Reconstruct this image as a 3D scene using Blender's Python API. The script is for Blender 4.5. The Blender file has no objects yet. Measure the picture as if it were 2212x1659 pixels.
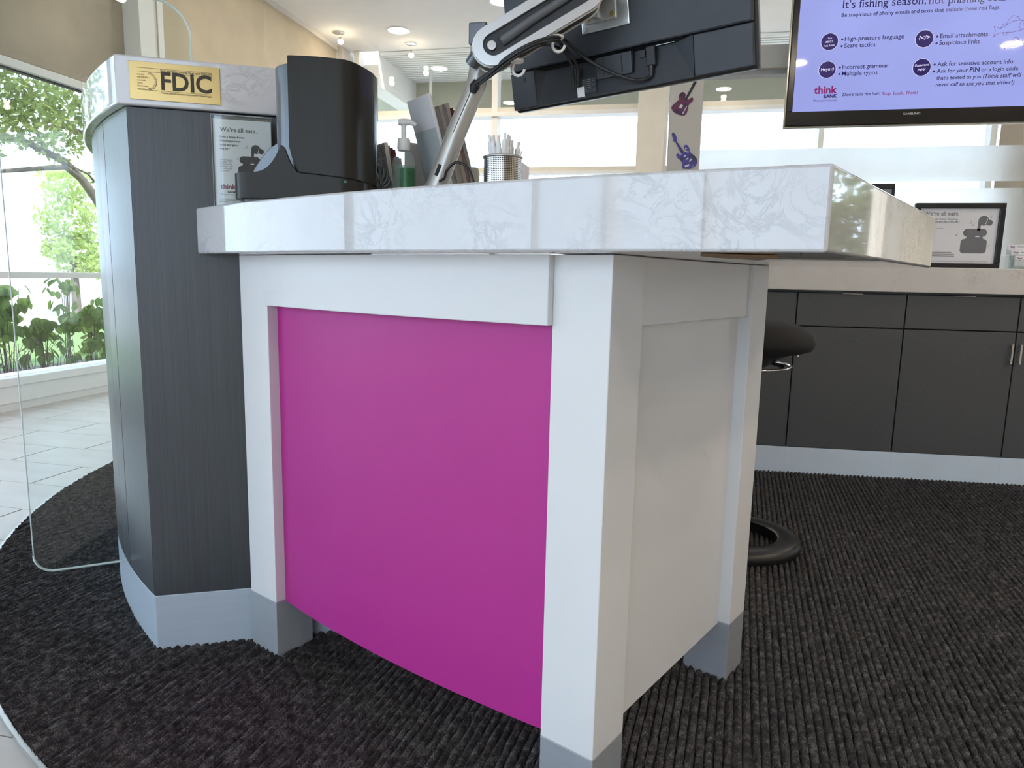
import bpy, math, random
import numpy as np
from mathutils import Vector, Matrix
random.seed(7); RNG = np.random.default_rng(7)
SC = bpy.context.scene
COL = SC.collection
PI = math.pi

# ------------------------------------------------------------------ camera
CAM_H = 0.92
BETA, PITCH, ROLL = math.radians(12.3), math.radians(8.6544), math.radians(1.2136)
fw = Vector((-math.sin(BETA)*math.cos(PITCH), math.cos(BETA)*math.cos(PITCH), -math.sin(PITCH)))
rt = Vector((math.cos(BETA), math.sin(BETA), 0)); up = rt.cross(fw)
r2 = math.cos(ROLL)*rt + math.sin(ROLL)*up
u2 = -math.sin(ROLL)*rt + math.cos(ROLL)*up
cd = bpy.data.cameras.new('camera'); cam = bpy.data.objects.new('camera', cd); COL.objects.link(cam)
cam.matrix_world = Matrix(((r2.x,u2.x,-fw.x,0),(r2.y,u2.y,-fw.y,0),(r2.z,u2.z,-fw.z,CAM_H),(0,0,0,1)))
cd.sensor_fit = 'HORIZONTAL'; cd.sensor_width = 36.0; cd.lens = 1527.4/2212*36.0
cd.clip_start = 0.02; cd.clip_end = 300
SC.camera = cam

# ------------------------------------------------------------------ world, sun, exposure
W = bpy.data.worlds.new('world'); SC.world = W; W.use_nodes = True
bg = W.node_tree.nodes['Background']
bg.inputs[0].default_value = (0.65, 0.815, 1.0, 1); bg.inputs[1].default_value = 4.0
sl = bpy.data.lights.new('sun', 'SUN'); sl.energy = 9.0; sl.angle = 0.01; sl.color = (1, .95, .86)
so = bpy.data.objects.new('sun', sl); COL.objects.link(so)
so.rotation_euler = Vector((-.52, .36, -.78)).to_track_quat('-Z', 'Y').to_euler()
def portal(loc, size, normal):
    l = bpy.data.lights.new('window_portal', 'AREA'); l.shape = 'RECTANGLE'; l.size, l.size_y = size; l.cycles.is_portal = True
    o = bpy.data.objects.new('window_portal', l); COL.objects.link(o); o.location = loc
    o.rotation_euler = Vector(normal).to_track_quat('-Z', 'Y').to_euler()
portal((-4.2, 0.4, 1.2), (1.95, 9.2), (1, 0, 0))
portal((-1.5, -4.1, 1.6), (5.1, 2.6), (0, 1, 0))
portal((.4, 8.75, 1.85), (8.6, 3.4), (0, -1, 0))
portal((5.6, 6.6, 1.4), (2.5, 2.7), (-1, 0, 0))
vs = SC.view_settings; vs.view_transform = 'Standard'; vs.look = 'None'; vs.exposure = 0.0; vs.gamma = 1.0; vs.use_curve_mapping = False
SC.cycles.use_denoising = True
SC.cycles.use_adaptive_sampling = True; SC.cycles.adaptive_threshold = .12; SC.cycles.adaptive_min_samples = 12
SC.cycles.max_bounces = 6; SC.cycles.diffuse_bounces = 3; SC.cycles.glossy_bounces = 4; SC.cycles.transparent_max_bounces = 12
SC.cycles.caustics_reflective = False; SC.cycles.caustics_refractive = False
SC.cycles.sample_clamp_indirect = 6.0

# ------------------------------------------------------------------ materials
MATS = {}
def s2l(c): return tuple((x/255/12.92 if x/255 <= .04045 else ((x/255+.055)/1.055)**2.4) for x in c)
def new_mat(name):
    m = bpy.data.materials.new(name); m.use_nodes = True; nt = m.node_tree
    p = nt.nodes['Principled BSDF']; MATS[name] = m
    return m, nt, p
def coords(nt, scale=(1,1,1)):
    tc = nt.nodes.new('ShaderNodeTexCoord'); mp = nt.nodes.new('ShaderNodeMapping')
    mp.inputs['Scale'].default_value = scale; nt.links.new(tc.outputs['Object'], mp.inputs['Vector']); return mp.outputs['Vector']
def noise(nt, vec, scale, detail=3, rough=.55, dist=0):
    n = nt.nodes.new('ShaderNodeTexNoise'); n.inputs['Scale'].default_value = scale; n.inputs['Detail'].default_value = detail
    n.inputs['Roughness'].default_value = rough; n.inputs['Distortion'].default_value = dist
    nt.links.new(vec, n.inputs['Vector']); return n.outputs['Fac']
def ramp(nt, fac, stops):
    r = nt.nodes.new('ShaderNodeValToRGB'); el = r.color_ramp.elements
    while len(el) < len(stops): el.new(.5)
    for e, (p, c) in zip(el, stops): e.position = p; e.color = (*c, 1)
    nt.links.new(fac, r.inputs[0]); return r.outputs[0]
def bump(nt, p, fac, strength, dist=.002):
    b = nt.nodes.new('ShaderNodeBump'); b.inputs['Strength'].default_value = strength; b.inputs['Distance'].default_value = dist
    nt.links.new(fac, b.inputs['Height']); nt.links.new(b.outputs[0], p.inputs['Normal'])
def simple(name, col, rough=.5, metal=0., spec=.5, var=.06, vscale=6., stretch=(1,1,1), bmp=0, bscale=60., coat=0, emit=None, es=1.0):
    m, nt, p = new_mat(name)
    v = coords(nt, stretch); n = noise(nt, v, vscale)
    lo = tuple(max(0, c*(1-var)) for c in col); hi = tuple(min(1, c*(1+var)) for c in col)
    nt.links.new(ramp(nt, n, [(.3, lo), (.7, hi)]), p.inputs['Base Color'])
    p.inputs['Roughness'].default_value = rough; p.inputs['Metallic'].default_value = metal
    p.inputs['Specular IOR Level'].default_value = spec; p.inputs['Coat Weight'].default_value = coat
    if bmp: bump(nt, p, noise(nt, v, bscale, 4), bmp)
    if emit: p.inputs['Emission Color'].default_value = (*emit, 1); p.inputs['Emission Strength'].default_value = es
    return m
def thin_glass(name, tint=(.97,.99,.98), ior=1.45, rough=0.0, mul=1.0):
    m = bpy.data.materials.new(name); m.use_nodes = True; nt = m.node_tree; nt.nodes.clear(); MATS[name] = m
    out = nt.nodes.new('ShaderNodeOutputMaterial'); t = nt.nodes.new('ShaderNodeBsdfTransparent'); t.inputs[0].default_value = (*tint, 1)
    g = nt.nodes.new('ShaderNodeBsdfGlossy'); g.inputs['Roughness'].default_value = rough
    fr = nt.nodes.new('ShaderNodeLayerWeight'); fr.inputs[0].default_value = .5
    pw = nt.nodes.new('ShaderNodeMath'); pw.operation = 'POWER'; pw.inputs[1].default_value = 5.0; nt.links.new(fr.outputs['Facing'], pw.inputs[0])
    sa = nt.nodes.new('ShaderNodeMath'); sa.operation = 'MULTIPLY_ADD'; sa.inputs[1].default_value = .95; sa.inputs[2].default_value = .045; nt.links.new(pw.outputs[0], sa.inputs[0])
    mx = nt.nodes.new('ShaderNodeMixShader'); mu = nt.nodes.new('ShaderNodeMath'); mu.operation = 'MULTIPLY'; mu.inputs[1].default_value = mul
    nt.links.new(sa.outputs[0], mu.inputs[0]); nt.links.new(mu.outputs[0], mx.inputs[0])
    nt.links.new(t.outputs[0], mx.inputs[1]); nt.links.new(g.outputs[0], mx.inputs[2]); nt.links.new(mx.outputs[0], out.inputs[0])
    return m
def translucent(name, col, tcol, fac=.5, var=.15, vscale=3., transp=0.):
    m = bpy.data.materials.new(name); m.use_nodes = True; nt = m.node_tree; nt.nodes.clear(); MATS[name] = m
    out = nt.nodes.new('ShaderNodeOutputMaterial'); d = nt.nodes.new('ShaderNodeBsdfDiffuse'); t = nt.nodes.new('ShaderNodeBsdfTranslucent')
    v = coords(nt); n = noise(nt, v, vscale)
    for node, c in ((d, col), (t, tcol)):
        nt.links.new(ramp(nt, n, [(.3, tuple(x*(1-var) for x in c)), (.7, tuple(min(1, x*(1+var)) for x in c))]), node.inputs[0])
    mx = nt.nodes.new('ShaderNodeMixShader'); mx.inputs[0].default_value = fac
    nt.links.new(d.outputs[0], mx.inputs[1]); nt.links.new(t.outputs[0], mx.inputs[2]); last = mx.outputs[0]
    if transp:
        tr = nt.nodes.new('ShaderNodeBsdfTransparent'); m2 = nt.nodes.new('ShaderNodeMixShader'); m2.inputs[0].default_value = transp
        nt.links.new(last, m2.inputs[1]); nt.links.new(tr.outputs[0], m2.inputs[2]); last = m2.outputs[0]
    nt.links.new(last, out.inputs[0]); return m
def quartz(name, base, vein, rough=.13):
    m, nt, p = new_mat(name); v = coords(nt)
    cloud = noise(nt, v, 5, 5, .6, .6)
    n1 = noise(nt, v, 7, 7, .62, 1.1); n2 = noise(nt, v, 16, 6, .65, 1.6)
    def absv(n, w):
        a = nt.nodes.new('ShaderNodeMath'); a.operation = 'SUBTRACT'; a.inputs[1].default_value = .5; nt.links.new(n, a.inputs[0])
        b = nt.nodes.new('ShaderNodeMath'); b.operation = 'ABSOLUTE'; nt.links.new(a.outputs[0], b.inputs[0])
        return ramp(nt, b.outputs[0], [(0, (1,1,1)), (w, (0,0,0))])
    def mul(a, b):
        x = nt.nodes.new('ShaderNodeMath'); x.operation = 'MULTIPLY'; nt.links.new(a, x.inputs[0]); nt.links.new(b, x.inputs[1]); return x.outputs[0]
    mask = ramp(nt, noise(nt, v, 4.5, 2), [(.46, (0,0,0)), (.62, (1,1,1))])
    v1 = mul(absv(n1, .035), mask); v2 = mul(absv(n2, .03), mask)
    mxa = nt.nodes.new('ShaderNodeMath'); mxa.operation = 'MAXIMUM'; nt.links.new(v1, mxa.inputs[0]); nt.links.new(v2, mxa.inputs[1])
    sc = nt.nodes.new('ShaderNodeMath'); sc.operation = 'MULTIPLY'; sc.inputs[1].default_value = .55; nt.links.new(mxa.outputs[0], sc.inputs[0])
    bc = ramp(nt, cloud, [(.3, tuple(x*.93 for x in base)), (.65, base)])
    mix = nt.nodes.new('ShaderNodeMix'); mix.data_type = 'RGBA'
    nt.links.new(sc.outputs[0], mix.inputs['Factor']); nt.links.new(bc, mix.inputs['A']); mix.inputs['B'].default_value = (*vein, 1)
    nt.links.new(mix.outputs['Result'], p.inputs['Base Color']); p.inputs['Roughness'].default_value = rough; p.inputs['IOR'].default_value = 1.5; p.inputs['Coat Weight'].default_value = .7; p.inputs['Coat Roughness'].default_value = .02
    return m
def grain(name, col, col2, rough=.32, sx=260., sz=2.0, spec=.5):
    m, nt, p = new_mat(name); v = coords(nt, (sx, sx, sz)); n = noise(nt, v, 1.0, 3, .6)
    nt.links.new(ramp(nt, n, [(.35, col), (.65, col2)]), p.inputs['Base Color'])
    p.inputs['Roughness'].default_value = rough; p.inputs['Specular IOR Level'].default_value = spec; bump(nt, p, n, .15, .0006); return m

simple('white_paint', (.76,.755,.75), .42, var=.015, vscale=2, bmp=.03, bscale=300)
simple('magenta_paint', s2l((182,42,138)), .5, var=.03, vscale=1.5, bmp=.02, bscale=300)
simple('kick_metal', (.40,.42,.45), .38, metal=.25, var=.03, vscale=3, stretch=(1,1,30))
simple('kick_pale', (.50,.57,.64), .35, metal=.15, var=.03, vscale=3, stretch=(1,1,30))
quartz('quartz', (.60,.59,.60), (.33,.32,.325), .06)
quartz('quartz_warm', (.70,.66,.62), (.52,.44,.40), .3)
grain('grey_laminate', (.043,.048,.053), (.062,.067,.073), .34)
grain('curved_laminate', (.066,.072,.080), (.084,.091,.100), .30, 200, 1.5, .6)
grain('credenza_laminate', (.075,.076,.080), (.092,.093,.097), .45, 300, 60)
simple('kick_white', (.70,.80,.90), .4, var=.02)
simple('dark_gap', (.006,.007,.008), .6)
simple('wall_paint', (.66,.60,.52), .7, var=.02)
simple('ceiling_paint', (.78,.76,.72), .8, var=.015)
simple('soffit_white', (.80,.79,.74), .7, var=.02)
simple('frame_beige', (.74,.70,.61), .45, var=.03)
simple('frame_white', (.82,.82,.79), .4, var=.03)
simple('sage_panel', s2l((178,178,158)), .6, var=.03)
simple('taupe_paint', s2l((208,200,188)), .55, var=.02)
translucent('shade_fabric', (.60,.53,.43), (.36,.30,.22), .30, .10, 2.5)
thin_glass('window_glass', (.985,.985,.985)); thin_glass('acrylic', (.95,.975,.97), 1.45, .02)
thin_glass('fin_glass', (.955,.985,.98), 1.5, 0)
simple('acrylic_edge', (.75,.86,.86), .15, spec=.9, coat=.6); simple('edge_grey', (.35,.38,.40), .2, coat=.5)
translucent('shade_backlit', (.66,.58,.47), (.62,.52,.38), .5, .06, 2.5)  # paler, more translucent copy of the shade fabric; stronger backlight put into the colour
translucent('frosted', (.90,.90,.86), (.97,.96,.92), .93, .02)
simple('black_plastic', (.012,.012,.013), .35); simple('black_fabric', (.012,.011,.011), .85, bmp=.4, bscale=700)
simple('monitor_plastic', (.021,.026,.034), .42, var=.1, vscale=12, bmp=.04, bscale=500)
simple('monitor_dark', (.012,.014,.018), .5); simple('chrome', (.75,.75,.76), .12, metal=1)
simple('silver_paint', (.50,.49,.46), .32, metal=.6, var=.03); simple('zinc', (.55,.55,.53), .3, metal=.9)
simple('brass', (.55,.42,.18), .3, metal=1)
simple('gunmetal', (.034,.032,.028), .24, metal=.0, spec=.13, var=.04, vscale=3, stretch=(40,40,.3))
simple('gunmetal_light', (.15,.165,.185), .28, metal=.5, var=.05, vscale=3, stretch=(40,40,.3))
simple('paper', (.74,.73,.75), .6, var=.01); simple('paper_white', (.84,.83,.85), .6, var=.01)
simple('ink', (.018,.018,.022), .6); simple('ink_grey', (.16,.16,.17), .6); simple('ink_maroon', s2l((120,16,70)), .6)
simple('navy_print', (.012,.014,.028), .6); simple('gold_plate', (.56,.39,.15), .22, metal=.6, var=.05, vscale=3); simple('gold_ink', (.03,.022,.01), .5)
simple('white_plastic', (.80,.79,.78), .35, var=.01); simple('clear_white', (.82,.82,.78), .3)
simple('grey_plastic', (.42,.40,.37), .5, var=.04); simple('grey_beige', (.5,.47,.42), .5)
translucent('gel_clear', (.60,.66,.64), (.75,.82,.80), .5, .05, 3, .70)
simple('gel_label', s2l((44,98,58)), .4, var=.3, vscale=60)
simple('maroon_book', s2l((95,25,52)), .5, var=.1); simple('navy_book', s2l((70,66,90)), .5); simple('grey_book', s2l((130,122,118)), .55); simple('taupe_book', s2l((150,138,130)), .55)
simple('violet_card', s2l((84,70,150)), .5)
simple('plywood', (.20,.125,.055), .6, var=.2, vscale=40, stretch=(1,8,30))
simple('concrete', (.42,.42,.42), .9, var=.08, vscale=.6)
simple('bark', (.12,.10,.085), .9, var=.3, vscale=9, bmp=.5, bscale=14)
translucent('leaf', s2l((88,104,72)), s2l((150,160,92)), .5, .4, 1.2)
translucent('leaf_pale', s2l((150,170,112)), s2l((200,212,140)), .5, .25, .8)
translucent('leaf_shrub', s2l((86,112,70)), s2l((150,172,90)), .5, .35, 3)
simple('grass', s2l((104,128,72)), .9, var=.3, vscale=14, bmp=.4, bscale=60)
simple('mulch', (.10,.08,.07), .95, var=.4, vscale=30, bmp=.6, bscale=50)
simple('lamp_glow', (1,.95,.85), .4, emit=(1,.86,.62), es=22); simple('downlight_glow', (1,1,1), .4, emit=(1,.92,.80), es=7)
simple('tv_bezel', (.010,.010,.011), .16, spec=.6); simple('tv_trim', (.55,.52,.44), .15, metal=.6)
def screenmat(name, c, rough=.22, k=1.0, spec=.4):
    return simple(name, (.004,.004,.004), rough, var=0, emit=s2l(c), es=k, spec=spec)
m, nt, p = new_mat('tv_screen')
n = noise(nt, coords(nt), 1.3, 2)
nt.links.new(ramp(nt, n, [(.25, s2l((150,158,226))), (.8, s2l((176,186,254)))]), p.inputs['Emission Color'])
p.inputs['Base Color'].default_value = (.004,.004,.006,1); p.inputs['Emission Strength'].default_value = .96; p.inputs['Roughness'].default_value = .03; p.inputs['Specular IOR Level'].default_value = .3
screenmat('tv_ink', (30,24,84)); screenmat('tv_navy', (26,6,92)); screenmat('tv_white', (225,226,255)); screenmat('tv_magenta', (128,22,104)); screenmat('tv_plum', (92,30,104))
simple('arm_silver', (.66,.67,.69), .22, metal=.5, var=.04)
translucent('gel_green', (.35,.50,.38), (.55,.72,.58), .5, .05, 3, .45)
# carpet: dark loop pile with pale flecks
m, nt, p = new_mat('carpet')
v = coords(nt); vs_ = coords(nt, (1, .22, 1))
f1 = noise(nt, v, 300, 2, .7); f2 = noise(nt, v, 55, 3, .5)
mm = nt.nodes.new('ShaderNodeMath'); mm.operation = 'MULTIPLY'; nt.links.new(f1, mm.inputs[0]); nt.links.new(f2, mm.inputs[1])
nt.links.new(ramp(nt, mm.outputs[0], [(.12, (.022,.021,.022)), (.26, (.066,.063,.065)), (.40, (.19,.18,.18))]), p.inputs['Base Color'])
p.inputs['Roughness'].default_value = .95; p.inputs['Specular IOR Level'].default_value = .15; bump(nt, p, f1, .9, .004)
# floor tile
m, nt, p = new_mat('floor_tile')
v = coords(nt, (1, 3, 1)); nt.links.new(ramp(nt, noise(nt, v, 3, 5), [(.3, (.55,.52,.48)), (.7, (.64,.61,.57))]), p.inputs['Base Color']); p.inputs['Roughness'].default_value = .33
m, nt, p = new_mat('floor_base')
v = coords(nt); b = nt.nodes.new('ShaderNodeTexBrick'); nt.links.new(v, b.inputs['Vector']); b.inputs['Scale'].default_value = 1
b.inputs['Brick Width'].default_value = .555; b.inputs['Row Height'].default_value = .277; b.inputs['Mortar Size'].default_value = .003
b.inputs['Color1'].default_value = (.58,.55,.51,1); b.inputs['Color2'].default_value = (.61,.58,.54,1); b.inputs['Mortar'].default_value = (.36,.34,.32,1)
nt.links.new(b.outputs[0], p.inputs['Base Color']); p.inputs['Roughness'].default_value = .33
# perforated steel
m, nt, p = new_mat('perforated_steel')
tc = nt.nodes.new('ShaderNodeTexCoord'); mp = nt.nodes.new('ShaderNodeMapping'); nt.links.new(tc.outputs['UV'], mp.inputs[0]); mp.inputs['Scale'].default_value = (64, 26, 1)
ck = nt.nodes.new('ShaderNodeTexVoronoi'); ck.inputs['Randomness'].default_value = 0; ck.inputs['Scale'].default_value = 1; nt.links.new(mp.outputs[0], ck.inputs['Vector'])
rr = ramp(nt, ck.outputs['Distance'], [(.30, (.02,.02,.02)), (.36, (.62,.60,.56))]); nt.links.new(rr, p.inputs['Base Color'])
p.inputs['Metallic'].default_value = .9; p.inputs['Roughness'].default_value = .25
# guitar stickers
def sticker(name, stops, scale):
    m, nt, p = new_mat(name); n = noise(nt, coords(nt), scale, 2, .5, .4); nt.links.new(ramp(nt, n, stops), p.inputs['Base Color']); p.inputs['Roughness'].default_value = .3
sticker('guitar_red', [(.35, s2l((34,16,22))), (.50, s2l((96,26,84))), (.62, s2l((110,28,44))), (.76, s2l((176,96,50)))], 26)
sticker('guitar_blue', [(.35, s2l((30,16,40))), (.5, s2l((62,44,140))), (.66, s2l((80,66,160))), (.78, s2l((150,150,190)))], 26)

# ------------------------------------------------------------------ helpers
def rot2(x, y, a): return (x*math.cos(a)-y*math.sin(a), x*math.sin(a)+y*math.cos(a))
WORLD = (0, 0, 0.0)
POD = (0, 0, math.radians(-25.381))
CAB = (-1.161, 1.374, math.radians(26.95))
CRED = (0.455, 3.521, math.radians(4.3))
DESK = (0, 0, BETA)
FIN = (-1.372, 1.531, math.radians(38.95))
def to_world(fr, p):
    x, y = rot2(p[0], p[1], fr[2]); return (x+fr[0], y+fr[1], p[2])
ORG = {}
def tag(o, label=None, cat=None, group=None, kind=None):
    for k, v in (('label', label), ('category', cat), ('group', group), ('kind', kind)):
        if v: o[k] = v
    return o
def thing(name, label, cat, fr=WORLD, base=(0, 0, 0), group=None, kind=None, tilt=None):
    o = bpy.data.objects.new(name, None); COL.objects.link(o); o.empty_display_size = .05
    o.location = to_world(fr, base); o.rotation_euler = (0, 0, fr[2])
    ORG[o.name] = base
    return tag(o, label, cat, group, kind)
class MB:
    def __init__(s): s.v = []; s.f = []; s.uv = None
    def add(s, v, f):
        n = len(s.v); s.v += [tuple(map(float, q)) for q in v]; s.f += [tuple(i+n for i in q) for q in f]; return s
    def box(s, x0, x1, y0, y1, z0, z1):
        return s.add([(x0,y0,z0),(x1,y0,z0),(x1,y1,z0),(x0,y1,z0),(x0,y0,z1),(x1,y0,z1),(x1,y1,z1),(x0,y1,z1)],
                     [(3,2,1,0),(4,5,6,7),(0,1,5,4),(1,2,6,5),(2,3,7,6),(3,0,4,7)])
    def prism(s, poly, z0, z1):
        a = sum(poly[i][0]*poly[(i+1)%len(poly)][1]-poly[(i+1)%len(poly)][0]*poly[i][1] for i in range(len(poly)))
        if a < 0: poly = poly[::-1]
        n = len(poly)
        return s.add([(x,y,z0) for x,y in poly]+[(x,y,z1) for x,y in poly],
                     [tuple(range(n-1,-1,-1)), tuple(range(n,2*n))]+[(i,(i+1)%n,n+(i+1)%n,n+i) for i in range(n)])
    def slabxz(s, poly, y0, y1):     # outline in x-z, thickness along y
        a = sum(poly[i][0]*poly[(i+1)%len(poly)][1]-poly[(i+1)%len(poly)][0]*poly[i][1] for i in range(len(poly)))
        if a < 0: poly = poly[::-1]
        n = len(poly)
        return s.add([(x,y0,z) for x,z in poly]+[(x,y1,z) for x,z in poly],
                     [tuple(range(n)), tuple(range(2*n-1,n-1,-1))]+[((i+1)%n,i,n+i,n+(i+1)%n) for i in range(n)])
    def tube(s, pts, r, n=8, cap=True):
        P = [Vector(p) for p in pts]; R = r if isinstance(r, (list, tuple)) else [r]*len(P)
        b = len(s.v); prev = None
        for i, q in enumerate(P):
            t = (P[min(i+1,len(P)-1)]-P[max(i-1,0)]).normalized()
            if prev is None:
                a = Vector((0,0,1)) if abs(t.z) < .9 else Vector((1,0,0)); u = t.cross(a).normalized()
            else: u = (prev - t*prev.dot(t)).normalized()
            prev = u; w = t.cross(u)
            for k in range(n):
                c = 2*PI*k/n; s.v.append(tuple(q+(u*math.cos(c)+w*math.sin(c))*R[i]))
        for i in range(len(P)-1):
            for k in range(n): s.f.append((b+i*n+k, b+i*n+(k+1)%n, b+(i+1)*n+(k+1)%n, b+(i+1)*n+k))
        if cap: s.f.append(tuple(b+k for k in range(n-1,-1,-1))); s.f.append(tuple(b+(len(P)-1)*n+k for k in range(n)))
        return s
    def lathe(s, prof, c=(0,0), n=32, sx=1, sy=1, rot=0):
        b = len(s.v)
        for r, z in prof:
            for k in range(n):
                a = 2*PI*k/n; x, y = rot2(r*math.cos(a)*sx, r*math.sin(a)*sy, rot); s.v.append((c[0]+x, c[1]+y, z))
        for i in range(len(prof)-1):
            for k in range(n): s.f.append((b+i*n+k, b+i*n+(k+1)%n, b+(i+1)*n+(k+1)%n, b+(i+1)*n+k))
        s.f.append(tuple(b+k for k in range(n-1,-1,-1))); s.f.append(tuple(b+(len(prof)-1)*n+k for k in range(n)))
        return s
    def grid(s, fn, nu, nv):
        b = len(s.v)
        for i in range(nu+1):
            for j in range(nv+1): s.v.append(tuple(fn(i/nu, j/nv)))
        for i in range(nu):
            for j in range(nv):
                q = b+i*(nv+1)+j; s.f.append((q, q+nv+1, q+nv+2, q+1))
        return s
    def build(s, name, mat, parent=None, bevel=0, smooth=0, seg=2, label=None, kind=None, xf=None):
        me = bpy.data.meshes.new(name); off = (0, 0, 0); p = parent
        while p is not None and p.parent is not None: p = p.parent
        if p is not None: off = ORG.get(p.name, off)
        V = s.v if xf is None else [tuple(xf @ Vector(q)) for q in s.v]
        me.from_pydata([(x-off[0], y-off[1], z-off[2]) for x, y, z in V], [], s.f); me.update()
        if s.uv:
            ul = me.uv_layers.new(name='UVMap')
            for l in me.loops: ul.data[l.index].uv = s.uv[l.vertex_index]
        me.materials.append(MATS[mat])
        if smooth:
            for q in me.polygons: q.use_smooth = True
            me.set_sharp_from_angle(angle=math.radians(smooth))
        o = bpy.data.objects.new(name, me); COL.objects.link(o)
        if parent is not None: o.parent = parent
        if bevel:
            b = o.modifiers.new('bevel', 'BEVEL'); b.width = bevel; b.segments = seg; b.limit_method = 'ANGLE'; b.angle_limit = math.radians(40)
        if label: o['label'] = label
        if kind: o['kind'] = kind
        return o
def single(mb, name, mat, label, cat, fr=WORLD, base=(0,0,0), group=None, kind=None, **kw):
    o = mb.build(name, mat, None, **kw)
    for v in o.data.vertices: v.co -= Vector(base)
    o.location = to_world(fr, base); o.rotation_euler = (0, 0, fr[2]); return tag(o, label, cat, group, kind)
def struct(mb, name, mat, parent=None, **kw):
    o = mb.build(name, mat, parent, **kw)
    if parent is None: o['kind'] = 'structure'
    return o
def arcpts(cx, cy, R, a0, a1, n): return [(cx+R*math.cos(math.radians(a0+(a1-a0)*i/n)), cy+R*math.sin(math.radians(a0+(a1-a0)*i/n))) for i in range(n+1)]
def ring_seg(cx, cy, R0, R1, a0, a1, n): return arcpts(cx, cy, R1, a0, a1, n)+arcpts(cx, cy, R0, a1, a0, n)
def rrect(x0, x1, y0, y1, r, n=5):
    out = []
    for cx, cy, a in ((x1-r,y0+r,-90),(x1-r,y1-r,0),(x0+r,y1-r,90),(x0+r,y0+r,180)):
        out += arcpts(cx, cy, r, a, a+90, n)
    return out
# lettering: default font outlines turned into thin mesh, on a panel facing local -Y
def glyphs(txt, bold=0., shear=0.):
    cu = bpy.data.curves.new('lettering', 'FONT'); cu.body = txt; cu.size = 1; cu.resolution_u = 3; cu.offset = bold; cu.shear = shear
    ob = bpy.data.objects.new('lettering', cu); me = bpy.data.meshes.new_from_object(ob)
    v = [tuple(q.co) for q in me.vertices]; f = [tuple(q.vertices) for q in me.polygons]
    bpy.data.objects.remove(ob); bpy.data.curves.remove(cu); bpy.data.meshes.remove(me)
    return v, f
SERIF = {'W': ((0,1),(.5,1),(1,1)), 'I': ((.5,0),(.5,1)), 'l': ((.5,0),(.2,1)), 'r': ((.18,0),(.05,1)), 'n': ((.12,0),(.88,0),(0,1)), 'h': ((.12,0),(.88,0),(0,1)),
         'i': ((.5,0),), 'f': ((.4,0),), 'p': ((.1,-1),(0,1)), 'a': ((1,0),), 't': ()}
def text(parent, name, txt, x0, z0, x1, y, mat, bold=0., shear=0., serif=False, hs=1.0, depth=.0004, up_=(0,0,1), slope=0., label=None):
    v, f = glyphs(txt, bold, shear)
    if not v: return
    if serif:
        pos = 0.0; sv, sf = list(v), list(f)
        for i, ch in enumerate(txt):
            if ch == ' ': continue
            pv, _ = glyphs(txt[:i+1]); qv, _ = glyphs(ch)
            if not pv or not qv: continue
            r = max(q[0] for q in pv); w = max(q[0] for q in qv)-min(q[0] for q in qv); l = r-w
            top = max(q[1] for q in qv); bot = min(q[1] for q in qv)
            for fx, fz in SERIF.get(ch, ()):
                cx = l+fx*w; zz = {0: 0., 1: top, -1: bot}[fz]; hw = .085 if ch != 'W' else .10
                if ch in 'hn' and fz == 1 and fx == 0: cx = l+.02; hw = .06
                b = len(sv); d = .035 if fz != 1 else -.035
                sv += [(cx-hw, zz, 0), (cx+hw, zz, 0), (cx+hw, zz+d, 0), (cx-hw, zz+d, 0)]; sf.append((b, b+1, b+2, b+3) if d > 0 else (b+3, b+2, b+1, b))
        v, f = sv, sf
    a = min(q[0] for q in v); bb = max(q[0] for q in v); k = (x1-x0)/(bb-a)
    mb = MB(); mb.add([(x0+(q[0]-a)*k, y-depth, z0+q[1]*k*hs+slope*(q[0]-a)*k) for q in v], f)
    return mb.build(name, mat, parent, label=label)
def flat(parent, name, poly, y, mat, label=None):
    a = sum(poly[i][0]*poly[(i+1)%len(poly)][1]-poly[(i+1)%len(poly)][0]*poly[i][1] for i in range(len(poly)))
    if a < 0: poly = poly[::-1]
    return MB().add([(x, y, z) for x, z in poly], [tuple(range(len(poly)))]).build(name, mat, parent, label=label)
def circle2(cx, cz, r, n=28, sx=1): return [(cx+r*sx*math.cos(2*PI*i/n), cz+r*math.sin(2*PI*i/n)) for i in range(n)]
def stroke(parent, name, pts, w, y, mat):       # a drawn line on a panel
    mb = MB()
    for (x0, z0), (x1, z1) in zip(pts, pts[1:]):
        L = math.hypot(x1-x0, z1-z0) or 1e-6; nx, nz = -(z1-z0)/L*w/2, (x1-x0)/L*w/2; ex, ez = (x1-x0)/L*w*.3, (z1-z0)/L*w*.3
        mb.add([(x0+nx-ex, y, z0+nz-ez), (x0-nx-ex, y, z0-nz-ez), (x1-nx+ex, y, z1-nz+ez), (x1+nx+ex, y, z1+nz+ez)], [(0,1,2,3)])
    return mb.build(name, mat, parent)
def copy_tree(o, parent=None):
    c = o.copy(); COL.objects.link(c); c.parent = parent
    for ch in list(o.children): copy_tree(ch, c)
    return c

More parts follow.
